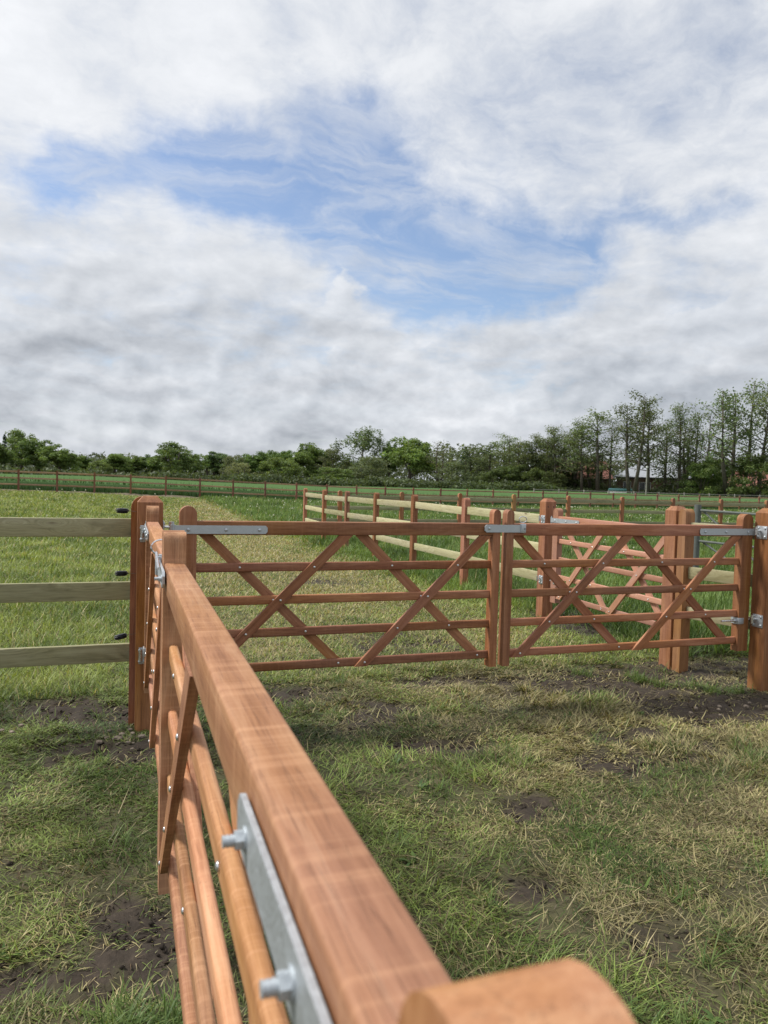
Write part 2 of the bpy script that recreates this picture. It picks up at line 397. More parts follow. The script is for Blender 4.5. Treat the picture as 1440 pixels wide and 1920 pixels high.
def build_ground():
    X = graded(-1500, -1.6, 5.6, 1800, .028, 1.12); Y = graded(-300, 1.0, 6.6, 3000, .028, 1.12)
    gu, gv = np.meshgrid(X, Y); z = gz(gu, gv)
    md = mud(gu, gv)*(gv < 14)
    lump = (fbm(gu*5, gv*5, 3, 4)-.5)*.030 + (fbm(gu*17, gv*17, 8, 3)-.5)*.014
    near = (1-sst(gv, 9, 14))
    z = z + near*(lump - md*.020 + md*((fbm(gu*11, gv*11, 71, 4, .65)-.5)*.075))
    V = np.stack([gu, gv, z], -1).reshape(-1, 3); nx = len(X); ny = len(Y)
    i = (np.arange(ny-1)[:, None]*nx + np.arange(nx-1)).ravel()
    F = np.stack([i, i+1, i+nx+1, i+nx], -1)
    m, t, g, b, out = newmat('soil_and_thatch')
    tc = nd(t, 'ShaderNodeTexCoord'); P = tc.outputs['Object']
    am = nd(t, 'ShaderNodeAttribute', attribute_name='mud').outputs['Fac']; as_ = nd(t, 'ShaderNodeAttribute', attribute_name='straw').outputs['Fac']
    n1 = g.noise(P, 9, 6, .65); n2 = g.noise(P, 60, 4, .6); n3 = g.noise(P, .35, 5, .55)
    green = g.ramp(n3, [(.35, (.050, .056, .022)), (.65, (.068, .076, .030))])
    that = g.ramp(n1, [(.3, (.032, .027, .016)), (.7, (.085, .070, .038))])
    base = g.mix(g.mul(g.lin(n2, .3, .7, .35, 1), .6), green, that)
    base = g.mix(g.mul(as_, .35), base, (.16, .13, .07))
    soil = g.ramp(g.add(g.mul(n1, .6), g.mul(n2, .4)), [(.3, (.022, .017, .012)), (.55, (.047, .036, .026)), (.75, (.088, .068, .048))])
    t.links.new(g.mix(am, base, soil), b.inputs['Base Color'])
    b.inputs['Roughness'].default_value = .85; b.inputs['Specular IOR Level'].default_value = .25
    bp = nd(t, 'ShaderNodeBump'); bp.inputs['Strength'].default_value = .8; bp.inputs['Distance'].default_value = .012
    t.links.new(g.add(n1, g.mul(n2, .5)), bp.inputs['Height']); t.links.new(bp.outputs[0], b.inputs['Normal'])
    me = np_mesh('ground', V, F, mat=m, attrs={'mud': ('FLOAT', md), 'straw': ('FLOAT', straw(gu, gv))}, smooth=True)
    tag(place('ground', me), kind='structure')
build_ground()
def project(P):
    d = P - np.array(CAM); f = d@np.array(CF); x = 720 + FPX*(d@np.array(CR))/f; y = 960 - FPX*(d@np.array(CU))/f
    return x, y, f

# ------------------------------------------------------------------ grass
RNG = np.random.default_rng(11)
def scatter(u0, u1, v0, v1, dens, cell):
    """random points with a density function (per m2), kept to what can be seen from about here"""
    us = np.arange(u0, u1, cell); vs = np.arange(v0, v1, cell); U, V = np.meshgrid(us, vs); U = U.ravel(); V = V.ravel()
    c = np.stack([U+cell/2, V+cell/2, gz(U, V)+.1], -1); x, y, f = project(c); mg = 60 + 900*cell/np.maximum(f, .3)
    k = (f > .3) & (x > -mg) & (x < 1440+mg) & (y > 800) & (y < 1920+mg*1.5); U = U[k]; V = V[k]
    n = RNG.poisson(dens(U+cell/2, V+cell/2)*cell*cell)
    U = np.repeat(U, n); V = np.repeat(V, n); m = len(U)
    return U + RNG.random(m)*cell, V + RNG.random(m)*cell
def ground_z(u, v):
    md = mud(u, v); near = (1-sst(v, 9, 14))
    lump = (fbm(u*5, v*5, 3, 4)-.5)*.030 + (fbm(u*17, v*17, 8, 3)-.5)*.014
    return gz(u, v) + near*(lump - md*.02)
def blades(name, u, v, length, width, az, lean, curl, col, label, z=None, segs=2):
    """curved grass blades as one mesh; lean = angle from upright at the root, curl = extra bend to the tip"""
    n = len(u); z0 = ground_z(u, v) if z is None else z
    d = np.stack([np.cos(az), np.sin(az)], -1); s = np.stack([-d[:, 1], d[:, 0]], -1)
    base = np.stack([u, v, z0-.004], -1); rows = [base]; cur = base
    for i in range(segs):
        a = lean + curl*(i+.5)/segs; L = length/segs
        step = np.concatenate([d*(np.sin(a)*L)[:, None], (np.cos(a)*L)[:, None]], -1); cur = cur + step
        low = np.maximum(cur[:, 2], z0 + .004 + .01*RNG.random(n)); cur = cur.copy(); cur[:, 2] = low; rows.append(cur)
    sw = np.concatenate([s, np.zeros((n, 1))], -1)*(width/2)[:, None]
    V = []
    for i in range(segs): f = 1 if i == 0 else .8; V += [rows[i]-sw*f, rows[i]+sw*f]
    V.append(rows[-1]); nv = 2*segs+1
    V = np.stack(V, 1).reshape(-1, 3); b0 = np.arange(n)*nv
    F4 = np.concatenate([np.stack([b0+2*i, b0+2*i+1, b0+2*i+3, b0+2*i+2], -1) for i in range(segs-1)]) if segs > 1 else None
    F3 = np.stack([b0+2*segs-2, b0+2*segs-1, b0+2*segs], -1)
    C = np.repeat(np.concatenate([col, np.ones((n, 1))], -1), nv, 0)
    me = np_mesh(name, V, F4, F3, M['grass'], {'Col': ('FLOAT_COLOR', C)})
    return tag(place(name, me), label, 'grass', kind='stuff')
def lerp(a, b, t): return np.asarray(a)*(1-t)[:, None] + np.asarray(b)*t[:, None]
GREEN_D, GREEN_L, OLIVE, STRAW, BROWN = (.058, .096, .020), (.180, .235, .060), (.170, .172, .060), (.46, .39, .21), (.12, .085, .05)
def grass_cols(u, v, pg, seed):
    n = len(u); pal = (fbm(u*2.1, v*2.1, seed, 4)-.5)*2.6+.5; r = RNG.random(n)
    g = lerp(GREEN_D, GREEN_L, np.clip(pal + (r-.5)*.6, 0, 1)); g = g*(.45+1.1*RNG.random(n))[:, None]
    k = RNG.random(n); c = np.where((k < pg)[:, None], g, lerp(OLIVE, STRAW, RNG.random(n)**1.1)*(.55+.7*RNG.random(n))[:, None]); br = RNG.random(n) < .14
    return np.where(br[:, None], np.array(BROWN), c)
def build_grass():
    # trampled sward in the pen and the foreground
    u, v = scatter(-2.2, 7, .6, 5.6, lambda a, b: 9500*np.clip(1.08 - mud(a, b)*1.0, .07, 1)*(.30+1.5*sst(fbm(a*3.4, b*3.4, 52, 4), .25, .75)), .1)
    n = len(u); st = straw(u, v); md = mud(u, v)
    flow = fbm(u*1.8, v*1.8, 61, 4)*12 + RNG.normal(0, 1.5, n)
    up = sst(fbm(u*2.0+3, v*2.0, 77, 3), .5, .7)           # patches that stand up
    lean = np.clip(RNG.normal(1.36, .20, n) - up*.30, .1, 1.55)
    pg = np.clip(.66 - (st-.3)*1.15 + (fbm(u*1.5, v*1.5, 97, 4)-.5)*1.6 + up*.2 - md*.35, .05, .95)
    L = (.022 + .075*RNG.random(n)**1.8)*(1 + .40*up)
    blades('trampled_grass', u, v, L, (.0026+.0026*RNG.random(n))*np.clip(np.hypot(u, v)/3.2, .9, 1.6), flow, lean, RNG.normal(.2, .25, n), grass_cols(u, v, pg, 90)*(.55+1.15*fbm(u*2.6, v*2.6, 57, 4))[:, None],
           'trampled short grass and cuttings covering the ground inside the gates')
    # long flattened straw, combed one way
    u, v = scatter(-2.2, 7, .6, 7.5, lambda a, b: 900*sst(straw(a, b), .34, .75)*(1-.6*mud(a, b)) + 60, .1); n = len(u)
    flow = fbm(u*.9, v*.9, 63, 3)*10 + RNG.normal(0, .45, n)
    blades('cut_straw', u, v, .07+.14*RNG.random(n)**1.5, .0022+.0022*RNG.random(n), flow, np.clip(RNG.normal(1.46, .12, n), 1.1, 1.57), RNG.normal(.05, .1, n),
           lerp((.17, .135, .065), (.52, .44, .27), RNG.random(n)**1.2), 'long pale cut straw lying flat on the ground inside the gates')
    # long standing tufts
    cu, cv = scatter(-2.2, 7, .8, 5.6, lambda a, b: 5*sst(fbm(a*2+3, b*2, 77, 3), .52, .68)*(1-mud(a, b)) + .5, .2)
    ex = [(3.92, 4.84), (4.0, 4.72), (3.95, 4.95), (4.28, 4.45), (4.2, 4.6), (3.46, 3.35), (3.5, 3.2), (.95, 1.75), (1.1, 1.8), (1.2, 1.65), (.85, 1.9), (1.35, 1.75), (1.5, 1.6), (.05, 2.05), (.0, 2.1), (.12, 2.0), (.08, 1.9), (4.5, 4.4), (3.55, 5.15)]
    for a, b in ex: cu = np.append(cu, a+RNG.normal(0, .04, 4)); cv = np.append(cv, b+RNG.normal(0, .04, 4))
    k = 34; u = np.repeat(cu, k) + RNG.normal(0, .028, len(cu)*k); v = np.repeat(cv, k) + RNG.normal(0, .028, len(cu)*k); n = len(u)
    c = lerp((.065, .125, .028), (.17, .23, .065), RNG.random(n))
    blades('grass_tufts', u, v, .05+.10*RNG.random(n), .003+.002*RNG.random(n), RNG.random(n)*6.283, np.abs(RNG.normal(.75, .35, n)), RNG.normal(.7, .35, n), c,
           'green tufts of longer grass standing out of the trampled ground', segs=3)
    # rosettes of broad leaved weeds
    cu, cv = scatter(-2.2, 6, .9, 5.4, lambda a, b: 2.2*(1-mud(a, b)) + 0*a, .25); k = 9; u = np.repeat(cu, k) + RNG.normal(0, .006, len(cu)*k); v = np.repeat(cv, k) + RNG.normal(0, .006, len(cu)*k); n = len(u)
    o = blades('meadow_weeds', u, v, .025+.05*RNG.random(n), .010+.008*RNG.random(n), RNG.random(n)*6.283, RNG.normal(.9, .25, n), RNG.normal(.5, .2, n), lerp((.05, .10, .025), (.13, .20, .05), RNG.random(n)), 'small rosettes of broad leaved weeds among the trampled grass', segs=3); o['category'] = 'weeds'
    # mown track and meadow beyond the gates
    def dens(a, b):
        d = np.hypot(a, b); return np.minimum(5200, 42000/d**1.3)*np.clip(1.1-mud(a, b)*1.0*(b < 12), .06, 1)
    u, v = scatter(-16, 62, 5.4, 46.6, dens, .5)
    n = len(u); d = np.hypot(u, v); st = straw(u, v)
    lush = np.maximum(sst(u, 4.45, 5.0), np.exp(-((u-4.6)/.38)**2)*sst(v, 7.5, 9))     # right of the side fence
    left = 1-sst(u, -.6, .5)
    nn = np.clip((fbm(u*1.1, v*1.1, 20, 4)-.5)*2.2+.5, 0, 1.3); tall = lush*(.7+.6*nn) + left*(.30+.35*nn) + .12 + sst(v, 17, 24)*.35*(1-st)
    L = (.055 + .105*tall*(1+.45*lush))*(.6+.8*RNG.random(n)); W = (.0035+.003*RNG.random(n))*np.maximum(1, d/5.0)
    r = RNG.random(n); pal = np.clip((fbm(u*1.7, v*1.7, 25, 4)-.5)*2.2+.48 + (r-.5)*.6, 0, 1)
    cl = lerp((.115, .172, .036), (.315, .375, .105), pal)          # left meadow, yellow green
    cr = lerp((.065, .120, .026), (.205, .300, .085), pal)          # lush side
    c = lerp(cl, cr, np.clip(lush + sst(v, 14, 30)*.35*(1-left), 0, 1)); isst = RNG.random(n) < np.clip((st-.10)*.95*(1-lush)*(1-left*.8), 0, .8)
    dry = (RNG.random(n) < .10*(1-lush*.7)); c = np.where((isst | dry)[:, None], lerp((.26, .24, .10), (.54, .46, .25), RNG.random(n)), c)
    lean = np.abs(RNG.normal(.70, .42, n)) + (1-lush)*.35*(1-left*.4)
    c = c*(.65+.7*RNG.random(n))[:, None]
    blades('meadow_grass', u, v, L, W, RNG.random(n)*6.283, lean, RNG.normal(.5, .3, n), c*1.0, 'meadow grass beyond the gates up to the far rail fence', segs=1 if False else 2)
    # dandelion clocks: small pale balls on stalks
    u, v = scatter(-14, 50, 9, 46, lambda a, b: (1.6*sst(a, 5, 6)+1.0*(1-sst(a, -1.5, .5))*sst(b, 12, 20) + .5*sst(b, 19, 22)*sst(a, -1, 5))*sst(fbm(a*.35, b*.35, 66, 3), .42, .62)*(9/np.maximum(9, b))**.25, 1.)
    n = len(u); d = np.hypot(u, v); r = (.014+.012*RNG.random(n))*np.maximum(1, d/26); z = ground_z(u, v) + .16 + .16*RNG.random(n)
    o6 = np.array([(1, 0, 0), (-1, 0, 0), (0, 1, 0), (0, -1, 0), (0, 0, 1), (0, 0, -1)], float)
    V = (np.stack([u, v, z], -1)[:, None] + o6[None]*r[:, None, None]); st_ = np.stack([np.stack([u-.003, v, z-.34], -1), np.stack([u+.003, v, z-.34], -1), np.stack([u, v, z], -1)], 1)
    V = np.concatenate([V, st_], 1).reshape(-1, 3); b0 = np.arange(n)*9
    t8 = [(0, 2, 4), (2, 1, 4), (1, 3, 4), (3, 0, 4), (2, 0, 5), (1, 2, 5), (3, 1, 5), (0, 3, 5), (6, 7, 8)]
    F3 = np.concatenate([np.stack([b0+a for a in t], -1) for t in t8])
    C = np.tile(np.array([[.78, .78, .70, 1]]*6+[[.1, .14, .05, 1]]*3), (n, 1))
    tag(place('dandelion_clocks', np_mesh('dandelion_clocks', V, None, F3, M['grass'], {'Col': ('FLOAT_COLOR', C)})), 'white dandelion clocks scattered through the meadow grass', 'flowers', kind='stuff')
    # crumbs of dark soil on the bare patches
    u, v = scatter(-2, 6.2, .9, 8.2, lambda a, b: 900*sst(mud(a, b), .35, .8)*(.4+.9*fbm(a*6, b*6, 83, 2)), .1); n = len(u)
    r = (.003+.013*RNG.random(n)**3.2)[:, None, None]; z = ground_z(u, v)
    o6 = np.array([(1, 0, 0), (-1, 0, 0), (0, 1, 0), (0, -1, 0), (0, 0, .7), (0, 0, -.7)], float); o6 = o6[None]*(1+RNG.normal(0, .25, (n, 6, 1))) + RNG.normal(0, .22, (n, 6, 3))
    V = (np.stack([u, v, z+.004], -1)[:, None] + o6*r).reshape(-1, 3); b0 = np.arange(n)*6
    F3 = np.concatenate([np.stack([b0+a for a in t], -1) for t in ((0, 2, 4), (2, 1, 4), (1, 3, 4), (3, 0, 4), (2, 0, 5), (1, 2, 5), (3, 1, 5), (0, 3, 5))])
    tag(place('soil_crumbs', np_mesh('soil_crumbs', V, None, F3, plain('peaty_soil', (.042, .033, .025), .9, .2, .5, 14), smooth=True)), 'crumbs of dark peaty soil on the bare patches by the posts', 'soil', kind='stuff')
    # pebbles at the post foot and by the right post
    bm = bmesh.new(); rr = random.Random(5)
    for (cx, cy, sx, sy, k) in ((-.02, 4.50, .09, .05, 18), (.14, 4.45, .07, .05, 12), (4.05, 4.02, .22, .06, 9), (-.45, 4.62, .2, .1, 5)):
        for _ in range(k):
            x, y = rr.gauss(cx, sx), rr.gauss(cy, sy); s = rr.uniform(.008, .02)
            mt = Matrix.Translation((x, y, gzf(x, y)+s*.4)) @ Matrix.Rotation(rr.random()*6, 4, 'Z') @ Matrix.Diagonal((s*1.3, s, s*.75, 1))
            bmesh.ops.create_icosphere(bm, subdivisions=1, radius=1, matrix=mt)
    tag(finish('pebbles', bm, M['pebble']), 'small pale pebbles lying around the foot of the gate posts', 'pebbles', kind='stuff')
build_grass()

# crop field behind the far fence
def build_crop():
    v0, v1 = 48.0, 112.0
    X = np.linspace(-60, 200, 131); Y = np.concatenate([[v0, v0+.05], np.linspace(v0+1, v1, 60)])
    gu, gv = np.meshgrid(X, Y); z = gz(gu, gv) + .60 + (fbm(gu*1.4, gv*1.4, 4, 3)-.5)*.10; z[0] -= .72
    z = z*1.0; z = z - .0*gv
    V = np.stack([gu, gv, z], -1).reshape(-1, 3); nx = len(X); i = (np.arange(len(Y)-1)[:, None]*nx + np.arange(nx-1)).ravel()
    m, t, g, b, out = newmat('young_cereal_crop')
    tc = nd(t, 'ShaderNodeTexCoord'); n = g.noise(g.vm('MULTIPLY', tc.outputs['Object'], (1, .4, 1)), .8, 6, .6); n2 = g.noise(tc.outputs['Object'], 9, 3, .6)
    t.links.new(g.ramp(g.add(g.mul(n, .6), g.mul(n2, .4)), [(.3, (.070, .125, .048)), (.7, (.098, .165, .064))]), b.inputs['Base Color']); b.inputs['Roughness'].default_value = 1; b.inputs['Specular IOR Level'].default_value = .0
    tag(place('crop_field', np_mesh('crop_field', V, np.stack([i, i+1, i+nx+1, i+nx], -1), mat=m, smooth=False)), kind='structure')
    u, v = scatter(-20, 90, 47.6, 53, lambda a, b: 80*np.exp(-np.maximum(b-48.4, 0)/.9), .5); n = len(u)
    z0 = gz(u, v) + np.where(v > 48.2, .35, 0)
    c = lerp((.022, .062, .014), (.060, .125, .032), RNG.random(n))
    o = blades('cereal_leaves', u, v, .30+.38*RNG.random(n), .03+.02*RNG.random(n), RNG.random(n)*6.283, np.abs(RNG.normal(.15, .15, n)), RNG.normal(.4, .3, n), c, 'dark green upright cereal plants along the edge of the field', z=z0, segs=2)
    o['category'] = 'crop'
    # bare dry strip at the foot of the far fence, left side
    X = np.linspace(-14, 26, 161); Y = np.linspace(45.6, 48.1, 9); gu, gv = np.meshgrid(X, Y); f = sst(gv, 45.6, 46.1)*(1-sst(gv, 47.6, 48.1))*(1-sst(gu, 16, 26))
    z = gz(gu, gv) - .03 + .13*f*(.35+fbm(gu*1.7, gv*1.7, 14, 4)); V = np.stack([gu, gv, z], -1).reshape(-1, 3); nx = len(X); i = (np.arange(len(Y)-1)[:, None]*nx + np.arange(nx-1)).ravel()
    tag(place('soil_strip', np_mesh('soil_strip', V, np.stack([i, i+1, i+nx+1, i+nx], -1), mat=plain('dry_soil', (.17, .14, .095), .9, .2, .5, 3), smooth=True)), kind='structure')
build_crop()

# ------------------------------------------------------------------ gates
def dome_mesh(name, r, h, mat):
    bm = bmesh.new(); n = 10; rings = []
    for j in range(4):
        a = math.pi/2*j/3.3; rings.append([bm.verts.new((r*math.cos(a)*math.cos(2*math.pi*k/n), -h*math.sin(a), r*math.cos(a)*math.sin(2*math.pi*k/n))) for k in range(n)])
    for A, B in zip(rings, rings[1:]):
        for k in range(n): bm.faces.new((A[k], A[(k+1) % n], B[(k+1) % n], B[k]))
    bm.faces.new(rings[0]); bm.faces.new(rings[-1])
    bmesh.ops.recalc_face_normals(bm, faces=bm.faces[:]); me = bpy.data.meshes.new(name); bm.to_mesh(me); bm.free()
    me.polygons.foreach_set('use_smooth', [True]*len(me.polygons)); me.materials.append(mat); return me
DOME = dome_mesh('bolt', .0085, .006, M['bolt']); DOMEB = dome_mesh('strap_bolt', .011, .008, M['galv'])
def nut_mesh():
    bm = bmesh.new()
    q = .70; hexp = [(.0125*q*math.cos(R_(60*k+15)), .0125*q*math.sin(R_(60*k+15))) for k in range(6)]; was = [(.016*q*math.cos(R_(24*k)), .016*q*math.sin(R_(24*k))) for k in range(15)]
    extrude(bm, was, 'y', -.002, 0); extrude(bm, hexp, 'y', -.0095, -.002)
    y = -.0095                                           # threaded end
    for k in range(6):
        ra = .0056 if k % 2 else .0049; extrude(bm, [(ra*math.cos(R_(30*t)), ra*math.sin(R_(30*t))) for t in range(12)], 'y', y-.0018, y); y -= .0018
    bmesh.ops.recalc_face_normals(bm, faces=bm.faces[:]); me = bpy.data.meshes.new('nut'); bm.to_mesh(me); bm.free()
    me.polygons.foreach_set('use_smooth', [True]*len(me.polygons)); me.set_sharp_from_angle(angle=R_(35)); me.materials.append(M['galv']); return me
NUT = nut_mesh()
TOP, RH, TH = 1.273, .083, .062
RAILS = [1.018, .813, .609, .395]; RLH, RLT = .056, .027
def make_gate(loc, rz, L, hinge, label, wt, dz=0., hs=1.362, sb=.284, nuts=False, latch=None, strap=True, low_hinge=True, seed=0):
    """hardwood five-bar field gate. Local x runs left to right seen from its front, front faces -y."""
    rr = random.Random(seed); G0 = empty('field_gate', (loc[0], loc[1], 0), rz); tag(G0, label, 'gate', 'five bar hardwood gates')
    mx, mz = M[wt+'x'], M[wt+'z']
    hw, lw = .100, .055; lx = 0 if hinge == 'L' else L-hw; kx = L-lw if hinge == 'L' else 0
    x0, x1 = (hw, L-lw) if hinge == 'L' else (lw, L-hw)
    for nm, xx, ww, zt in (('hinge_stile', lx, hw, hs), ('latch_stile', kx, lw, 1.368)):
        bm = bmesh.new(); prof = [(a+xx, z) for a, z in arch_prof(ww, sb+dz, zt+dz, 12, .050 if nm[0] == 'h' else .034)]
        extrude(bm, prof, 'y', -TH/2-.003, TH/2+.003); bevel_all(bm, .004, 50, 2); finish(nm, bm, mz, G0)
    bm = bmesh.new(); extrude(bm, rrect(TH/2, RH/2, .006, 3), 'x', x0-.002, x1+.002, (0, 0, TOP-RH/2+dz)); finish('top_rail', bm, mx, G0)
    for zt in RAILS:
        bm = bmesh.new(); extrude(bm, rrect(RLT/2, RLH/2, .010, 4), 'x', x0-.002, x1+.002, (0, 0, zt-RLH/2+dz)); finish('rail', bm, mx, G0)
    # crossed braces, "/" on the front, "\" on the back, two crosses side by side
    zb, zt = RAILS[-1]-RLH+.002, TOP-RH-.001; W = (x1-x0); cells = ((x0+.012, x0+W*.5-.016), (x0+W*.5+.016, x1-.012)); bt = .021; bw = .086
    for ci, (a, b) in enumerate(cells):
        for side in (-1, 1):
            s = 1 if side == -1 else -1       # "/" rises to the right
            xb, xt = (a+bw/2, b-bw/2) if s == 1 else (b-bw/2, a+bw/2)
            ang = math.atan2(zt-zb, xt-xb); Lb = math.hypot(zt-zb, xt-xb)
            ca, sa = math.cos(-ang), math.sin(-ang); y0 = side*(RLT/2+bt/2)
            # local frame: origin at brace foot, x along the brace
            poly = [(xb-bw/2, zb), (xb+bw/2, zb), (xt+bw/2, zt), (xt-bw/2, zt)]
            loc2 = [((px-xb)*ca - (pz-zb)*sa, (px-xb)*sa + (pz-zb)*ca) for px, pz in poly]
            bm = bmesh.new(); extrude(bm, loc2, 'y', -bt/2, bt/2); bevel_all(bm, .004, 50, 2)
            finish('brace', bm, M[wt+'x'], G0, loc=(xb, y0, zb+dz), rot=(0, -ang, 0))
            for zr in RAILS:
                zc = zr-RLH/2
                if zc+.03 > zt or (zr == RAILS[-1] and rr.random() < .2): continue
                xx = xb + (xt-xb)*(zc-zb)/(zt-zb); ff = (RLT/2+bt) if side == -1 else RLT/2
                if side == -1 or True: place('bolt', DOME, G0, (xx, -ff-.0002, zc+dz))
    fy = -TH/2-.0035
    if strap:
        S = empty_part = None
        sx0, sx1 = (-.03, .52) if hinge == 'L' else (L-.52, L+.03)
        bm = bmesh.new(); c = .012
        prof = [(sx0, 1.198), (sx1-c, 1.198), (sx1, 1.198+c), (sx1, 1.248-c), (sx1-c, 1.248), (sx0, 1.248)] if hinge == 'L' else [(sx0+c, 1.198), (sx1, 1.198), (sx1, 1.248), (sx0+c, 1.248), (sx0, 1.248-c), (sx0, 1.198+c)]
        extrude(bm, prof, 'y', fy-.006, fy); bevel_all(bm, .001, 50, 1); S = finish('strap_hinge', bm, M['galv'], G0); S.location.z = dz
        kx2 = -.038 if hinge == 'L' else L+.038
        bm = bmesh.new(); cyl = [(kx2+.013*math.cos(R_(30*k)), fy+.006+.013*math.sin(R_(30*k))) for k in range(12)]; extrude(bm, cyl, 'z', 1.194, 1.252); pin = [(kx2+.008*math.cos(R_(45*k)), fy+.006+.008*math.sin(R_(45*k))) for k in range(8)]; extrude(bm, pin, 'z', 1.17, 1.268)
        finish('hinge_barrel', bm, M['galv'], S)
        for q in (.05, .27, .47):
            bx_ = q if hinge == 'L' else L-q
            if nuts: place('nut', NUT, S, (bx_, fy-.006, 1.222))
            else: place('strap_bolt', DOMEB, S, (bx_, fy-.006, 1.222))
    if low_hinge:
        ex = .0 if hinge == 'L' else L; sg = -1 if hinge == 'L' else 1; ix = (hw if hinge == 'L' else L-hw)
        bm = bmesh.new(); xa, xb_ = sorted((ix-sg*.012, ix+sg*.045)); box(bm, xa, xb_, fy-.008, fy-.001, .50, .548, .002)
        xa, xb_ = sorted((ix-sg*.012, ix-sg*.003)); box(bm, xa, xb_, fy-.001, TH/2, .50, .548)
        Hh = finish('lower_hinge', bm, M['galv'], G0); Hh.location.z = dz
        bm = bmesh.new(); tube(bm, [(ix-sg*.012, -.012, .524), (ix-sg*.15, -.012, .524)], .009, 8); tube(bm, [(ix-sg*.012, -.012, .524), (ix-sg*.03, -.012, .524)], .016, 6); finish('hinge_pin', bm, M['bolt'], Hh)
        bm = bmesh.new(); tube(bm, [(ex, -.012, .524), (ex+sg*.05, -.012, .524)], .009, 8); finish('hinge_eye', bm, M['bolt'], Hh)
    if latch:      # flat latch plate over both latch stiles, with a ring handle
        e, sg = (L, 1) if latch == 'R' else (0, -1)
        X = lambda t: e + sg*t
        bm = bmesh.new(); prof = [(X(-.125), 1.225), (X(-.11), 1.213), (X(.165), 1.213), (X(.165), 1.265), (X(-.11), 1.265), (X(-.125), 1.253)]
        extrude(bm, prof, 'y', fy-.009, fy-.002); bevel_all(bm, .0015, 50, 1); Lt = finish('latch_plate', bm, M['galv'], G0); Lt.location.z = dz
        bm = bmesh.new(); a, b = sorted((X(.150), X(.188))); box(bm, a, b, fy-.016, fy+.068, 1.210, 1.272, .003); finish('latch_box', bm, M['galv'], Lt)
        bm = bmesh.new(); pts = [(X(.168)+.030*math.cos(t), fy-.002, 1.302+.021*math.sin(t)) for t in np.linspace(-1.9, 4.3, 18)]; tube(bm, pts, .0035, 6); finish('ring_handle', bm, M['bolt'], Lt)
        place('nut' if nuts else 'strap_bolt', NUT if nuts else DOMEB, Lt, (X(-.092), fy-.009, 1.239)); place('hole_plug', dome_mesh('hole_plug', .005, .001, M['black']), Lt, (X(.178), fy-.0163, 1.238))
    return G0
VF = 4.521
gates = [
 make_gate((.300, VF), 0, 2.122, 'L', 'red hardwood gate facing the camera, hinged at the tall corner post on the left', 'red', latch='R', seed=1),
 make_gate((2.470, VF), 0, 2.168, 'R', 'brown hardwood gate facing the camera, hinged at the square post on the right edge', 'red', low_hinge=True, seed=2),
 make_gate((.146, 2.420), R_(-90), 2.235, 'R', 'pale hardwood gate running out from under the camera, nearest of all', 'tan', nuts=True, latch=None, hs=1.356, sb=.222, seed=3),
 make_gate((.146, 4.500), R_(-90), 2.068, 'L', 'hardwood gate seen end on, between the nearest gate and the tall corner post', 'tan', seed=4),
 make_gate((4.640, 7.300), R_(-90), 1.980, 'L', 'pinkish hardwood gate behind the closed gates, hung on the dark square post', 'pin', dz=-.08, low_hinge=True, seed=5)]
# latch of the near pair belongs to the nearest gate
def near_latch(G0):
    fy = -TH/2-.0035
    bm = bmesh.new(); prof = [(.20, 1.228), (.185, 1.215), (-.14, 1.215), (-.14, 1.264), (.185, 1.264), (.20, 1.251)]
    extrude(bm, prof, 'y', fy-.009, fy-.002); Lt = finish('latch_plate', bm, M['galv'], G0)
    bm = bmesh.new(); box(bm, -.165, -.130, fy-.016, TH/2+.012, 1.210, 1.272, .003); finish('latch_box', bm, M['galv'], Lt)
    bm = bmesh.new(); pts = [(-.148, .034*math.cos(t), 1.302+.026*math.sin(t)) for t in np.linspace(-1.9, 4.3, 18)]
    tube(bm, [(p[0], p[1]-.03, p[2]) for p in pts], .0038, 6); finish('ring_handle', bm, M['bolt'], Lt)
    bm = bmesh.new(); tube(bm, [(-.145, fy-.014, 1.285), (.10, fy-.016, 1.262)], .0045, 6); finish('latch_rod', bm, M['bolt'], Lt)
    place('nut', NUT, Lt, (.165, fy-.009, 1.240))
near_latch(gates[2])

# ------------------------------------------------------------------ gate posts
def make_post(name, label, u0, v0, s, h, wt, plates=(), holes=()):
    P = empty(name, (u0+s/2, v0+s/2, 0)); tag(P, label, 'gate post', 'square hardwood gate posts')
    bm = bmesh.new(); q = s/2; c = .032; dr = .036
    rings = []
    for (hh, z) in ((q, -.3), (q, h-dr), (q-c, h)): rings.append([bm.verts.new((a*hh, b*hh, z)) for a, b in ((-1, -1), (1, -1), (1, 1), (-1, 1))])
    for A, B in zip(rings, rings[1:]):
        for k in range(4): bm.faces.new((A[k], A[(k+1) % 4], B[(k+1) % 4], B[k]))
    bm.faces.new(rings[0][::-1]); bm.faces.new(rings[-1]); bevel_all(bm, .005, 25, 2)
    finish('shaft', bm, M[wt+'z'], P)
    for (fx, fyy, z, ang, hw_) in plates:         # hinge plate on a face: position on the face, angle of the face normal
        pl = bmesh.new(); box(pl, -hw_, hw_, -.006, 0, -.05, .05, .002)
        o = finish('hinge_plate', pl, M['galv'], P, loc=(fx, fyy, z), rot=(0, 0, ang))
        for bx_ in (-hw_*.65, hw_*.65):
            for bz in (-.033, .033): place('bolt', DOMEB, o, (bx_, -.006, bz))
        kb = bmesh.new(); tube(kb, [(-.012, -.006, .012), (-.012, -.045, .012)], .009, 8); tube(kb, [(-.012, -.045, -.02), (-.012, -.045, .045)], .010, 8); finish('hinge_pin', kb, M['bolt'], o)
    for (fx, fyy, z) in holes: place('bolt_hole', dome_mesh('bolt_hole', .008, .0006, M['black']), P, (fx, fyy, z))
    return P
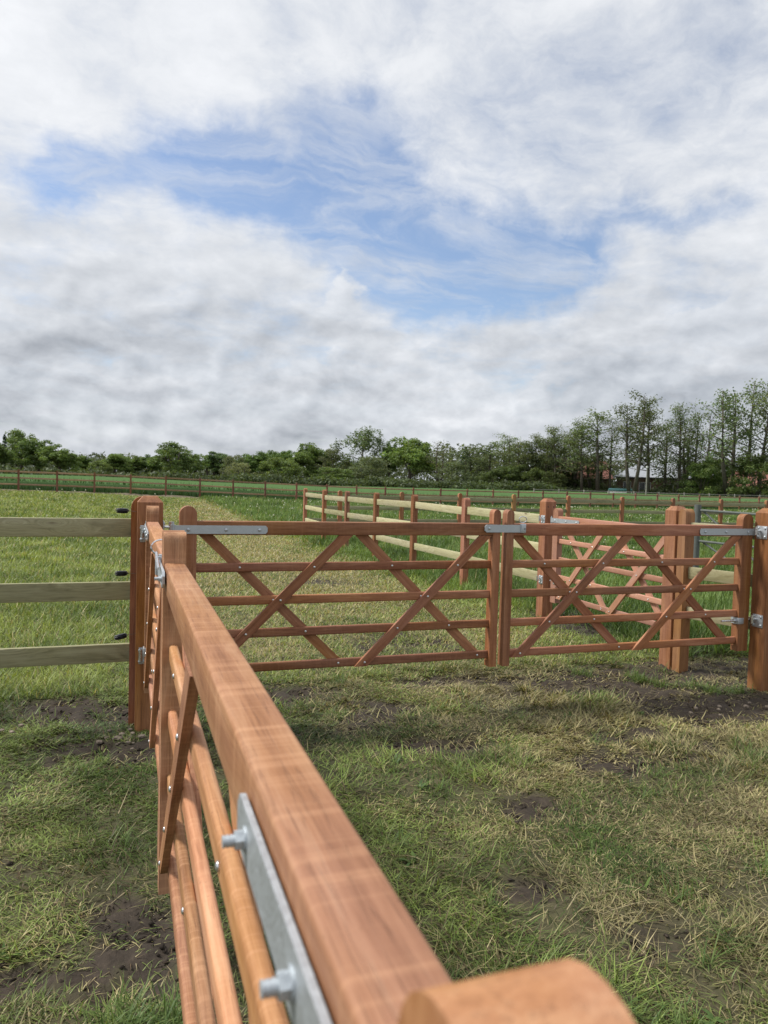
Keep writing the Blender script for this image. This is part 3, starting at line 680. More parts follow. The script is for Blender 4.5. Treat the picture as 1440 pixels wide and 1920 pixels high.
make_post('gate_post', 'tall orange brown square corner post in front of the left board fence', .066, 4.585, .145, 1.412, 'org',
          plates=((-.034, -.0725, 1.19, 0, .022), (-.034, -.0725, .46, 0, .022), (.0725, -.02, 1.215, R_(90), .05), (.0725, -.02, .52, R_(90), .05)))
make_post('gate_post', 'orange brown square post cut by the right edge of the picture', 4.655, 4.340, .145, 1.412, 'org',
          plates=((-.0725, .0, 1.225, R_(-90), .05), (-.0725, .0, .535, R_(-90), .05)))
make_post('gate_post', 'dark red square post with bolt holes behind the middle of the closed gates', 4.575, 7.41, .135, 1.385, 'red',
          plates=((-.0675, -.02, 1.14, R_(-90), .04), (-.0675, -.02, .44, R_(-90), .04)),
          holes=((-.038, -.068, 1.29), (.035, -.068, 1.29), (-.038, -.068, .99), (.035, -.068, .99), (-.038, -.068, .62), (.035, -.068, .62)))
make_post('gate_post', 'square hardwood post with chamfered top beside the yellow round topped post', 4.445, 5.125, .135, 1.392, 'red')
make_post('gate_post', 'square hardwood post just below the camera carrying the nearest gate', .075, -.01, .145, 1.37, 'org')

# ------------------------------------------------------------------ fences (posts and boards are parts of each fence)
def post_mesh(name, w, t, h, mat, axis='x', sh=None, n=8, bev=.004):
    """round topped post, arch in the plane of the fence; w along the fence, t across"""
    bm = bmesh.new(); prof = [(a-w/2, z) for a, z in arch_prof(w, -.25, h, n, sh or w*.42)]
    extrude(bm, prof, 'y', -t/2, t/2)
    if bev: bevel_all(bm, bev, 50, 1)
    if axis == 'y': bmesh.ops.rotate(bm, verts=bm.verts, cent=(0, 0, 0), matrix=Matrix.Rotation(R_(90), 3, 'Z'))
    bmesh.ops.recalc_face_normals(bm, faces=bm.faces[:]); me = bpy.data.meshes.new(name); bm.to_mesh(me); bm.free()
    me.polygons.foreach_set('use_smooth', [True]*len(me.polygons)); me.set_sharp_from_angle(angle=R_(35)); me.materials.append(mat); return me
BM_CACHE = {}
def board_mesh(L, t, hgt, mat, r=.006):
    k = (round(L, 2), t, hgt, mat.name)
    if k not in BM_CACHE:
        bm = board_bm(L, t, hgt, r, 2); bmesh.ops.recalc_face_normals(bm, faces=bm.faces[:]); me = bpy.data.meshes.new('board'); bm.to_mesh(me); bm.free()
        me.polygons.foreach_set('use_smooth', [True]*len(me.polygons)); me.set_sharp_from_angle(angle=R_(35)); me.materials.append(mat); BM_CACHE[k] = me
    return BM_CACHE[k]
def span(parent, A, B, tops, hgt, t, mat, jit=0., rnd=None, base=None, nm='board'):
    """boards between two points; A, B = (u, v)"""
    za, zb = gzf(*A), gzf(*B)
    dx, dy = B[0]-A[0], B[1]-A[1]; Lh = math.hypot(dx, dy)
    for zt in tops:
        j0 = rnd.uniform(-jit, jit) if rnd else 0; j1 = rnd.uniform(-jit, jit) if rnd else 0
        dzz = zb+j1-za-j0; L = math.hypot(Lh, dzz)
        o = place(nm, board_mesh(L, t, hgt, mat), parent, (A[0], A[1], za+zt-hgt/2+j0), (0, -math.atan2(dzz, Lh), math.atan2(dy, dx)))
rnd = random.Random(3)
# A: treated board fence on the left
FA = tag(empty('board_fence', (.09, 4.77, 0)), 'greenish treated three board fence at the left behind the corner post', 'fence'); FA.location = (0, 0, 0)
pm = post_mesh('post', .125, .075, 1.405, M['orgz'], sh=.075, n=12)
place('post', pm, FA, (.093, 4.772, 0)); place('post', pm, FA, (-1.95, 4.772, 0))
for zt, mat in ((1.268, M['pineold']), (.880, M['pineold']), (.497, M['pineold'])): span(FA, (-1.89, 4.772), (.034, 4.772), (zt,), .112, .035, mat)
# B: side fence running away from the dark square post
FB = tag(empty('board_fence'), 'pale new three board fence running away from the dark square post', 'fence')
vB = [9.62, 11.63, 13.65, 15.66, 17.65, 19.70]; pm = post_mesh('post', .115, .085, 1.325, M['redz'], 'y', n=8)
for i, v in enumerate(vB): place('post', pm, FB, (4.62, v, gzf(4.62, v)))
prev = 7.545
for v in vB:
    span(FB, (4.625, prev + (.05 if prev > 8 else 0)), (4.625, v-.05), (1.20, .86, .51), .110, .035, M['pinex'], .012, rnd); prev = v
# C: cross fence from the far end of B to the right
FC = tag(empty('board_fence'), 'weathered three board fence crossing the meadow behind the side fence', 'fence')
uC = [5.63, 7.47, 9.30, 11.10, 13.02, 15.02, 17.02, 19.02, 21.02, 23.02]; pc = post_mesh('post', .115, .085, 1.285, M['redz'], 'x', n=6, bev=0); pc2 = post_mesh('post', .115, .085, 1.29, M['yel'], 'x', n=6, bev=0)
prev = 4.68
for i, u in enumerate(uC):
    place('post', pc2 if i == 3 else pc, FC, (u, 19.8, gzf(u, 19.8)))
    span(FC, (prev, 19.8), (u-.055, 19.8), (1.17, .86, .50), .105, .033, M['pineold'], .012, rnd); prev = u+.055
# D: short infill fence between the chamfered post and the right post
FD = tag(empty('board_fence'), 'short board infill with a yellow round topped post by the right post', 'fence')
place('post', post_mesh('post', .088, .095, 1.375, M['yel'], 'y', sh=.055, n=10), FD, (4.508, 5.068, 0))
span(FD, (4.52, 5.02), (4.70, 4.49), (1.262, .885, .545), .100, .034, M['pinex'])
# E: long far fence in front of the crop
FE = tag(empty('rail_fence'), 'long brown post and rail fence in front of the crop field', 'fence')
VE = 46.5; uE = [-5.78+2.012*i for i in range(-2, 30)]; pe = post_mesh('post', .10, .09, 1.29, M['farwood'], 'x', n=4, bev=0)
for i, u in enumerate(uE):
    place('post', pe, FE, (u, VE, gzf(u, VE)))
    if i: span(FE, (uE[i-1]+.05, VE), (u-.05, VE), (1.20, .84, .48), .09, .05, M['farrail'], .01, rnd, nm='rail')
# F: pale old paddock fence farther right
FF = tag(empty('rail_fence'), 'thin pale post and rail fence in front of the alders', 'fence'); M['greyw'] = wood('grey_weathered_wood', axis='z', dark=(.18, .17, .14), mid=(.29, .275, .235), light=(.37, .36, .32))
pf = post_mesh('post', .12, .11, 1.2, M['greyw'], 'x', n=4, bev=0); ua = 52.
prev = None
for i in range(14):
    A = (50+i*3.0, 84-i*1.15)
    place('post', pf, FF, (A[0], A[1], gzf(*A)))
    if prev: span(FF, prev, A, (1.12, .62), .09, .05, M['greyw'], .02, rnd, nm='rail')
    prev = A

# ------------------------------------------------------------------ egg insulators on wire hooks, left
def insulator(z, tilt, label):
    T = empty('insulator', (-.020, 4.715, z)); tag(T, label, 'insulator', 'black egg insulators on the corner post'); T.rotation_euler = (0, tilt, 0)
    bm = bmesh.new(); n = 14
    for k, (dzz, rx, ry) in enumerate(((.011, .036, .018), (.004, .041, .024), (-.004, .041, .024), (-.011, .036, .018))):
        mt = Matrix.Translation((0, 0, dzz)) @ Matrix.Diagonal((rx, ry, .0052, 1)); bmesh.ops.create_uvsphere(bm, u_segments=16, v_segments=8, radius=1, matrix=mt)
    bmesh.ops.create_uvsphere(bm, u_segments=12, v_segments=8, radius=1, matrix=Matrix.Diagonal((.030, .015, .014, 1)))
    finish('body', bm, M['black'], T)
    bm = bmesh.new(); tube(bm, [(.030, 0, .001), (.048, -.004, .001), (.075, -.010, -.001), (.105, .012, -.002)], .0016, 5); finish('wire', bm, M['rust'], T)
insulator(1.318, R_(2), 'black egg insulator above the top board, highest of three on the corner post')
insulator(.938, R_(0), 'black egg insulator above the middle board, middle of three on the corner post')
insulator(.552, R_(-12), 'tilted black egg insulator above the lowest board, lowest of three')

# ------------------------------------------------------------------ galvanised tube gate standing open behind the right post
MG = tag(empty('tube_gate', (7.75, 8.5, 0), math.atan2(-.98, .2)), 'grey galvanised tube post with open tube gate behind the right closed gate', 'gate')
bm = bmesh.new(); tube(bm, [(0, 0, -.1), (0, 0, 1.32)], .048, 12); finish('tube_post', bm, M['pole'], MG)
for z in (1.24, .80, .36): bm = bmesh.new(); tube(bm, [(.05, 0, z), (2.4, 0, z-.03)], .017, 8); finish('bar', bm, M['pole'], MG)
for (a, b) in (((.07, 1.24), (1.2, .36)), ((.07, .80), (.9, .36)), ((2.4, 1.2), (2.4, .33))):
    bm = bmesh.new(); tube(bm, [(a[0], .02, a[1]), (b[0], .02, b[1])], .014, 6); finish('brace', bm, M['pole'], MG)

# ------------------------------------------------------------------ trees
def leaf_cards(P, N, size, col, rng):
    """a diamond leaf spray at each point; N = preferred facing"""
    n = len(P); N = N + rng.normal(0, .75, (n, 3)); N /= np.linalg.norm(N, axis=1)[:, None]+1e-9
    A = np.cross(N, rng.normal(0, 1, (n, 3))); A /= np.linalg.norm(A, axis=1)[:, None]+1e-9; B = np.cross(N, A)
    s = (size*(.6+.8*rng.random(n)))[:, None]
    V = np.stack([P-A*s, P-B*s*.62, P+A*s, P+B*s*.62], 1).reshape(-1, 3); b0 = np.arange(n)*4
    return V, np.stack([b0, b0+1, b0+2, b0+3], -1), np.repeat(np.concatenate([col, np.ones((n, 1))], -1), 4, 0)
def crown_mesh(name, centers, radii, per, size, rng, squash=.75, drop=0., tone=(.75, 1.25)):
    Ps, Ns, Cs = [], [], []
    cc = np.mean(centers, 0)
    for c, r in zip(centers, radii):
        k = max(6, int(per*r*r)); d = rng.normal(0, 1, (k, 3)); d /= np.linalg.norm(d, axis=1)[:, None]
        rad = r*rng.random(k)**.45; p = c + d*rad[:, None]*np.array([1, 1, squash])
        if drop: p[:, 2] -= drop*rng.random(k)**1.5*r
        Ps.append(p); out = d*.7 + np.array([0, 0, .55]); Ns.append(out)
        t = rng.uniform(*tone); Cs.append(np.full((k, 3), t)*(.72+.56*rng.random((k, 1)))*np.array([1, 1, 1.]))
    P = np.concatenate(Ps); N = np.concatenate(Ns); C = np.concatenate(Cs)
    warm = rng.random(len(C))[:, None]; C = C*(1 + (warm-.5)*np.array([[.35, .12, -.1]]))
    V, F, CC = leaf_cards(P, N, np.full(len(P), size), C, rng)
    return np_mesh(name, V, F, None, M['leaf'], {'Col': ('FLOAT_COLOR', CC)})
def wood_mesh(name, paths, mat):
    bm = bmesh.new()
    for pts, rad in paths: tube(bm, pts, rad, 6)
    bmesh.ops.recalc_face_normals(bm, faces=bm.faces[:]); me = bpy.data.meshes.new(name); bm.to_mesh(me); bm.free()
    me.polygons.foreach_set('use_smooth', [True]*len(me.polygons)); me.materials.append(mat); return me
def limb(a, b, r, rng, sag=.12):
    a = np.array(a); b = np.array(b); m = (a+b)/2 + rng.normal(0, .04, 3)*np.linalg.norm(b-a); m[2] += sag*np.linalg.norm(b-a)
    return ([tuple(a), tuple(m), tuple(b)], [r, r*.65, r*.25])
# every kind is made for a unit tree 10 m tall and about 8 m wide and scaled
def tree_oak(seed, dense=1., stems=1):
    rng = np.random.default_rng(seed); cs, rs, paths = [], [], []
    lob = [(rng.uniform(-2.2, 2.2), rng.uniform(-2.2, 2.2), rng.uniform(2.6, 8.0), rng.uniform(1.4, 2.3)) for _ in range(10)] + [(0, 0, 5.2, 2.8)]
    for i in range(125):
        L = lob[rng.integers(len(lob))]; d = rng.normal(0, 1, 3); d /= np.linalg.norm(d); c = np.array(L[:3]) + d*L[3]*rng.uniform(.5, 1.0)*np.array([1, 1, .8])
        h = (c[2]-1.2)/8.8; mx = 4.2*math.sqrt(max(.02, 1-((h-.38)/.66)**2)); rr = math.hypot(c[0], c[1])
        if rr > mx: c[:2] *= mx/rr
        c[2] = min(max(c[2], 1.0), 9.5); cs.append(c); rs.append(rng.uniform(.55, .95))
    for s in range(stems):
        ox = (s-(stems-1)/2)*1.2; top = (ox*1.5+rng.normal(0, .2), rng.normal(0, .2), 7.6)
        paths.append(([(ox, 0, -.3), (ox+.05, .05, 2.2), top], [.30, .22, .06]))
    for i in range(0, 125, 7):
        ox = (rng.integers(stems)-(stems-1)/2)*1.2; c = cs[i]; paths.append(limb((ox, 0, max(1.3, c[2]*.55)), c, .09, rng))
    return crown_mesh('crown', cs, rs, 175*dense, .16, rng), wood_mesh('trunk', paths, M['bark'])
def tree_alder(seed, stems=1, sparse=1., start=.30):
    rng = np.random.default_rng(seed); cs, rs, paths = [], [], []
    for s in range(stems):
        ox = (s-(stems-1)/2)*1.5; oy = rng.normal(0, .2); lean = rng.normal(0, .25) + ox*.35; hh = 10 if s == 0 else rng.uniform(8.8, 9.7)
        tp = [(ox*.35, oy, -.3), (ox+lean*.3, oy, 3.2), (ox+lean*.7, oy+rng.normal(0, .1), 6.6), (ox+lean, oy, hh)]
        paths.append((tp, [.20, .15, .09, .02]))
        nb = int(52/ (stems**.5)); 
        for i in range(nb):
            f = start + (.99-start)*(i+rng.random())/nb; z = hh*f; k = min(2, int(z/3.3)); 
            tx = np.interp(z, [p[2] for p in tp], [p[0] for p in tp]); ty = np.interp(z, [p[2] for p in tp], [p[1] for p in tp])
            a = rng.random()*6.283; ln = (2.5*math.sin(math.pi*(.16+.80*f))**.8+.30)*rng.uniform(.35, 1.15)/(stems**.25); e = np.array([tx+math.cos(a)*ln, ty+math.sin(a)*ln, z + ln*rng.uniform(.15, .75)])
            paths.append(limb((tx, ty, z), e, .045*(1.2-f)+.014, rng, .05))
            for q in (.3, .5, .68, .85, 1.0):
                if rng.random() < .80*sparse:
                    cs.append(np.array([tx, ty, z])*(1-q)+e*q+rng.normal(0, .12, 3)); rs.append(rng.uniform(.38, .85))
    return crown_mesh('crown', cs, rs, 34*sparse, .09, rng, .7, tone=(.75, 1.25)), wood_mesh('trunk', paths, M['bark'])
def tree_birch(seed):
    rng = np.random.default_rng(seed); cs, rs = [], []; paths = [([(0, 0, -.3), (.1, 0, 4), (0, .1, 9.4)], [.2, .14, .03])]
    for i in range(76):
        z = rng.uniform(2.0, 9.7); mx = 3.0*math.sin(min(1, (z)/6.5)*math.pi/2)*(1 if z < 8.3 else .8); a = rng.random()*6.283; r = mx*rng.random()**.6; cs.append(np.array([r*math.cos(a)+.3*(z > 7)*(1 if i % 2 else -1)*2.2, r*math.sin(a), z])); rs.append(rng.uniform(.45, .8))
        if i % 4 == 0: paths.append(limb((0, 0, z*.8), cs[-1], .06, rng, .2))
    return crown_mesh('crown', cs, rs, 200, .12, rng, .9, drop=1.9), wood_mesh('trunk', paths, M['barkpale'])
def tree_spruce(seed):
    rng = np.random.default_rng(seed); cs, rs = [], []
    for i in range(90):
        f = rng.random()**.8; z = .6+9.0*f; r = 2.6*(1-f)+.1; a = rng.random()*6.283; q = rng.uniform(.3, 1)
        cs.append(np.array([r*q*math.cos(a), r*q*math.sin(a), z - r*q*.25])); rs.append(.25+.45*(1-f))
    return crown_mesh('crown', cs, rs, 260, .13, rng, .5, drop=.3), wood_mesh('trunk', [([(0, 0, -.3), (0, 0, 5), (0, 0, 9.9)], [.22, .12, .02])], M['bark'])
def tree_bush(seed, soft=1.):
    rng = np.random.default_rng(seed); cs, rs, paths = [], [], []
    for i in range(70):
        a = rng.random()*6.283; z = .5 + 8.7*rng.random(); mx = 4.0*math.sqrt(max(.03, 1-((z-3.6)/6.2)**2)); r = mx*rng.random()**.5
        cs.append(np.array([r*math.cos(a), r*math.sin(a), z])); rs.append(rng.uniform(.7, 1.2))
        if i % 5 == 0: paths.append(limb((rng.normal(0, .3), rng.normal(0, .3), -.2), cs[-1], .10, rng, .1))
    return crown_mesh('crown', cs, rs, 110, .15 if soft < 1 else .18, rng, .85, tone=(.82, 1.15) if soft < 1 else (.7, 1.25)), wood_mesh('trunk', paths, M['bark'])
PROTO = {'oak': [tree_oak(1), tree_oak(2), tree_oak(3, .8), tree_oak(4, .9)], 'oak3': [tree_oak(8, 1., 3)], 'airy': [tree_oak(5, .55, 2)],
         'alder': [tree_alder(11), tree_alder(12), tree_alder(13), tree_alder(14, 2)], 'alderthin': [tree_alder(15, 1, .55), tree_alder(16, 2, .6)], 'alder3': [tree_alder(17, 3)], 'alderlow': [tree_alder(18, 1, 1.3, .06), tree_alder(19, 2, 1.3, .06)],
         'birch': [tree_birch(21)], 'spruce': [tree_spruce(31)], 'bush': [tree_bush(41), tree_bush(42)], 'willow': [tree_bush(51, .6), tree_bush(52, .6)]}
WID = {'alderlow': 4.6, 'oak': 8.4, 'oak3': 8.4, 'airy': 8.4, 'alder': 4.6, 'alderthin': 4.6, 'alder3': 6.4, 'birch': 7.6, 'spruce': 5.2, 'bush': 8.4, 'willow': 8.4}
TC = {'alderlow': (.115, .148, .060), 'oak': (.115, .175, .048), 'oak3': (.095, .150, .054), 'airy': (.120, .172, .054), 'alder': (.120, .158, .066), 'alderthin': (.130, .155, .076), 'alder3': (.122, .158, .070), 'birch': (.112, .152, .066), 'spruce': (.036, .064, .034), 'bush': (.120, .165, .052), 'willow': (.145, .172, .088)}
NAME = {'alderlow': 'alder_tree', 'oak': 'oak_tree', 'oak3': 'oak_tree', 'airy': 'oak_tree', 'alder': 'alder_tree', 'alderthin': 'alder_tree', 'alder3': 'alder_tree', 'birch': 'birch_tree', 'spruce': 'spruce_tree', 'bush': 'shrub', 'willow': 'willow_bush'}
# kind, u, v, top height, crown width, colour factor, label
TREES = [
('spruce',-25.8,184.4,9.19,3.1,1,'small dark spruce at the left edge of the tree line'),
('airy',-24.1,194.5,10.8,7.6,1.25,'tallest tree of the left clump, pale loose crown against the sky'),
('oak',-27.3,179.6,8.1,6.9,.8,'dark broad tree cut by the left edge of the picture'),
('oak',-19.0,187.3,8.3,8.1,.85,'dark rounded tree between the pale loose crown and the domed tree'),
('oak',-12.9,163.9,6.3,6.5,1,'domed green tree ending the left clump, above the fence'),
('oak',-10.3,205.3,5.3,5.2,.95,'small round tree just right of the left clump'),
('bush',-6.0,193.2,4.2,4.4,1.1,'low yellow green shrub right of the small round tree'),
('oak',-2.7,197.4,6.1,7.0,1.05,'broad low tree midway between left clump and the airy oak'),
('oak',2.3,243.4,6.5,7.3,.9,'far grey green tree left of the airy oak, behind the hedge'),
('oak',7.5,241.6,7.2,6.7,.9,'far tree partly hidden behind the airy oak'),
('oak',17.5,205.0,6.6,6.5,1.0,'round tree in the gap between the airy oak and the dark oak with bare trunks'),
('oak',42.0,190.0,8.0,7.0,1.0,'round leafy oak right of the bright rounded shrub'),
('airy',8.9,156.3,7.85,8.7,.95,'airy two stemmed oak standing alone above the far fence'),
('oak3',23.6,214.8,8.0,7.6,1,'round dark oak with bare trunks showing beneath its crown'),
('willow',27.4,202.8,7.1,6.4,.95,'grey green willow touching the round dark oak'),
('willow',24.9,171.7,4.5,5.7,1.15,'low pale willow in front of the grey green willow'),
('oak',33.9,211.2,8.4,7.6,.95,'oak rising behind the two pale willows'),
('oak',39.9,219.7,9.2,7.6,.95,'taller oak behind the bright rounded shrub'),
('bush',34.7,173.7,6.1,8.4,1.05,'bright rounded shrub left of the middle of the tree line'),
('oak',45.1,212.6,9.1,6.8,.9,'oak filling the gap left of the dark domed oak'),
('oak',48.1,195.7,10.75,9.5,.9,'dark domed oak left of the weeping birch'),
('willow',50.6,184.1,9.1,7.4,.8,'grey willow between the dark domed oak and the weeping birch'),
('birch',57.5,182.0,14.6,10.4,1,'tall weeping birch, highest tree in the middle'),
('bush',44.0,159.7,3.9,8.8,1,'low wide shrub below the dark domed oak'),
('willow',53.3,161.9,6.8,10.3,.8,'broad dull willow bush in front of the weeping birch'),
('oak',64.0,179.6,11.25,4.7,1.0,'narrow oak squeezed between weeping birch and bright oak'),
('oak',65.4,168.5,12.0,11.2,1.15,'large bright green oak right of the weeping birch'),
('alderthin',70.3,161.4,11.1,4.6,1,'thin brownish alder right of the bright green oak'),
('spruce',99.9,209.4,12.5,7.3,1,'dark pointed spruce in front of the wooded hill'),
('willow',69.7,150.8,5.9,7.6,.9,'dull willow bush under the thin brownish alder'),
('willow',79.8,158.0,8.2,7.8,.7,'dark willow below the dark pointed spruce'),
('alder',78.0,142.9,12.1,5.6,1.15,'first alder from the left of the row, loose yellow green top'),
('alderthin',81.6,141.5,10.4,3.9,1,'second alder from the left of the row, short and thin'),
('alderlow',79.6,131.7,11.9,3.9,.95,'third alder from the left of the row'),
('alder',79.8,126.4,13.3,4.6,.9,'fourth alder from the left of the row'),
('alderlow',85.2,129.8,12.7,4.3,.9,'fifth alder from the left of the row, a little lower'),
('alder',82.0,120.4,14.2,4.7,.95,'sixth alder from the left, in front of the red roofed house'),
('alder',83.7,117.7,15.8,5.6,1.05,'seventh alder from the left, over the right end of the red roof'),
('alderthin',87.4,118.5,14.9,4.0,1,'eighth alder from the left, thin, at the corner of the grey roof'),
('alder',84.7,109.0,18.0,5.8,.75,'tall dark alder in front of the grey roofed house'),
('alder',88.6,109.7,16.6,5.2,.8,'alder just right of the tall dark alder, behind the lamp pole'),
('alder',95.5,113.5,14.0,4.6,.85,'lower alder over the right half of the grey roof'),
('alderthin',91.9,106.4,16.4,3.8,1,'left of the two slim bare stemmed alders right of the grey roof'),
('alder',93.8,105.7,16.65,4.5,1,'right of the two slim bare stemmed alders right of the grey roof'),
('alderthin',101.1,108.4,16.1,5.1,1,'very thin alder left of the tallest alder'),
('alder3',98.0,99.1,20.5,7.3,1,'tallest alder, several stems, near the right edge'),
('alder',101.6,98.2,19.4,5.4,1,'tall alder at the right edge beside the tallest alder'),
('alderlow',74.0,147.0,10.2,5.5,.8,'low leafy alder behind the first alder of the row'),
('alderlow',77.2,136.0,10.4,5.5,.85,'leafy alder between the second and third alders of the row'),
('alderlow',81.5,133.5,11.2,5.5,.85,'leafy alder in the second row behind the fourth alder'),
('alderlow',84.6,126.5,12.2,5.0,.9,'leafy alder in the second row left of the red roof'),
('alderthin',97.6,110.5,13.6,5.4,1,'thin alder between the two slim alders and the very thin alder'),
('bush',70.4,134.5,4.3,5.4,.7,'dark undergrowth shrub below the first alder'),
('bush',74.5,133.2,5.3,6.5,.7,'dark undergrowth shrub below the second and third alders'),
('bush',76.5,127.1,4.7,5.2,.7,'dark undergrowth shrub left of the red roofed house'),
('bush',76.7,121.7,3.9,4.7,.5,'very dark low shrub in front of the red roofed house'),
('willow',81.7,130.2,6.4,6.2,.7,'dull willow bush beside the red roof'),
('alderlow',88.0,124.5,8.4,5.0,.9,'low leafy alder over the gable of the red roofed house'),
('bush',94.6,102.8,6.0,6.1,1.15,'light green shrub right of the grey roofed house'),
('bush',98.5,104.5,7.1,6.1,1.1,'light green shrub below the very thin alder'),
('bush',98.5,95.2,7.4,7.1,.75,'dark green shrub at the right edge under the tallest alder'),
]
trng = random.Random(9)
EXT = {}
for lst in PROTO.values():
    for cr, tr in lst:
        co = np.empty(len(cr.vertices)*3, np.float32); cr.vertices.foreach_get('co', co); co = co.reshape(-1, 3)
        EXT[cr.name] = (float(np.quantile(co[:, 2], .998)), float(np.quantile(np.abs(co[:, :2]), .97)))
for i, (k, u, v, top, wd, cf, lab) in enumerate(TREES):
    cr, tr = PROTO[k][i % len(PROTO[k])]; z0 = gzf(u, v)-.1
    T = empty(NAME[k], (u, v, z0), trng.random()*6.28); tag(T, lab, 'shrub' if k in ('bush', 'willow') else 'tree', 'shrubs of the tree line' if k in ('bush', 'willow') else 'trees of the tree line')
    zmx, rmx = EXT[cr.name]; sx = wd/2/rmx*{'alder': 1.65, 'alderlow': 1.9, 'alderthin': 1.7, 'alder3': 1.6, 'birch': 1.25, 'spruce': 1.15}.get(k, 1.12); T.scale = (sx, sx, (top-z0)/zmx)
    c = place('crown', cr, T); t_ = place('trunk', tr, T); cf *= trng.uniform(.92, 1.08); b = [q*1.25 for q in TC[k]]; c.color = (b[0]*cf*trng.uniform(.93, 1.07), b[1]*cf, b[2]*cf, 1)
def mass(name, label, pts, n_per, size, base, seed, cat='trees'):
    """a far wood or hedge that reads as one mass: rounded leafy heads on a real line"""
    rng = np.random.default_rng(seed); Ps, Ns, Cs = [], [], []
    for (u, v, z0, top, r) in pts:
        k = n_per; d = rng.normal(0, 1, (k, 3)); d /= np.linalg.norm(d, axis=1)[:, None]; h = (top-z0)/2
        lump = 1 + .22*np.sin(d[:, 0]*5+rng.random()*6)*np.sin(d[:, 2]*6+rng.random()*6)
        p = np.array([u, v, z0+h]) + d*np.array([r, r, h])*(lump*rng.random(k)**.25)[:, None]; Ps.append(p); Ns.append(d*.8+np.array([0, 0, .5])); Cs.append(np.array(base)*rng.uniform(.75, 1.25)*(.75+.5*rng.random((k, 1))))
    P = np.concatenate(Ps); V, F, C = leaf_cards(P, np.concatenate(Ns), np.full(len(P), size), np.concatenate(Cs), rng)
    tag(place(name, np_mesh(name, V, F, None, M['leaf'], {'Col': ('FLOAT_COLOR', C)})), label, cat, kind='stuff')
mr = random.Random(21)
def ray_ground(az, D): return math.sin(az)*D, math.cos(az)*D
pts = []
for i in range(150):          # far wood behind everything, higher on the hill to the right
    az = R_(-14 + 70*i/150 + mr.uniform(-.3, .3)); D = mr.uniform(270, 400); u, v = ray_ground(az, D); f = D/300
    a = math.degrees(az); hill = math.exp(-((a-25.5)/5.5)**2)*7.5 + max(0, (a-14)/10)*1.6 if a > 14 else 0
    pts.append((u, v, -1, (6.8 + 2.0*mr.random() + hill)*f, mr.uniform(5, 8)))
mass('far_wood', 'far wooded horizon and low wooded hill behind the tree line', pts, 260, .75, (.095, .120, .068), 4, 'wood')
pts = []
for i in range(84):           # hedge in front of the left and middle trees
    a = -14 + 47*i/84; D = mr.uniform(113, 119)/math.cos(R_(a)); u, v = ray_ground(R_(a), D); pts.append((u, v, -.2, mr.uniform(1.1, 2.2), mr.uniform(1.8, 2.6)))
mass('hedgerow', 'low leafy hedgerow along the far side of the crop field', pts, 330, .24, (.078, .108, .040), 5, 'hedge')
pts = []
for i in range(46):           # undergrowth below the alders
    f = i/46; u = 66+f*42; v = 140-f*42 + mr.uniform(0, 8); pts.append((u, v, -.4, mr.uniform(1.8, 5.6) if not 82 < u < 96 else mr.uniform(.9, 1.8), mr.uniform(1.8, 3.0)))
mass('undergrowth', 'dark undergrowth along the foot of the alder row', pts, 260, .24, (.072, .098, .040), 6, 'undergrowth')

# ------------------------------------------------------------------ houses, pole and small things behind the alders
M['brick'] = plain('dark_brick', (.20, .135, .10), .85, .2, .35, 3); M['slate'] = plain('grey_roof_tiles', (.33, .35, .38), .6, .4, .15, 2); M['redroof'] = plain('red_roof_tiles', (.24, .105, .082), .8, .3, .35, 3)
M['white'] = plain('white_paint', (.72, .72, .70), .5); M['glass'] = plain('dark_window_glass', (.03, .035, .04), .1, .6); M['teal'] = plain('teal_tarpaulin', (.06, .16, .16), .6); M['fascia'] = plain('dark_fascia', (.035, .035, .04), .5)
def house(loc, rz, L, Wd, eave, ridge, hip, wallm, roofm, label, wins):
    H = empty('house', (loc[0], loc[1], -.4), rz); tag(H, label, 'house')
    bm = bmesh.new(); box(bm, -L/2, L/2, -Wd/2, Wd/2, 0, eave); finish('wall', bm, wallm, H, smooth=0)
    bm = bmesh.new(); o = .6; a = [(-L/2-o, -Wd/2-o, eave+.01), (L/2+o, -Wd/2-o, eave+.01), (L/2+o, Wd/2+o, eave+.01), (-L/2-o, Wd/2+o, eave+.01), (-L/2+hip, 0, ridge), (L/2-hip, 0, ridge)]
    vs = [bm.verts.new(p) for p in a]
    for q in ((0, 1, 5, 4), (1, 2, 5), (2, 3, 4, 5), (3, 0, 4), (3, 2, 1, 0)): bm.faces.new([vs[i] for i in q])
    rf = finish('roof', bm, roofm, H, smooth=0)
    bm = bmesh.new(); tube(bm, [a[4], a[5]], .14, 8); finish('ridge_tiles', bm, roofm, rf)
    bm = bmesh.new(); box(bm, -L/2-o, L/2+o, -Wd/2-o-.06, -Wd/2-o, eave-.22, eave); finish('gutter', bm, M['fascia'], rf)
    bm = bmesh.new(); box(bm, L*.18, L*.18+.7, -.35, .35, ridge-.8, ridge+.7); finish('chimney', bm, wallm, rf)
    for (x, z, w_, h_) in wins:
        bm = bmesh.new(); y = -Wd/2; t_ = .09
        box(bm, x, x+w_, y-.05, y, z, z+t_); box(bm, x, x+w_, y-.05, y, z+h_-t_, z+h_); box(bm, x, x+t_, y-.05, y, z+t_, z+h_-t_); box(bm, x+w_-t_, x+w_, y-.05, y, z+t_, z+h_-t_); box(bm, x+w_/2-t_/2, x+w_/2+t_/2, y-.05, y, z+t_, z+h_-t_)
        wn = finish('window', bm, M['white'], H, smooth=0); bm = bmesh.new(); box(bm, x+t_, x+w_-t_, y-.02, y-.004, z+t_, z+h_-t_); finish('pane', bm, M['glass'], wn, smooth=0)
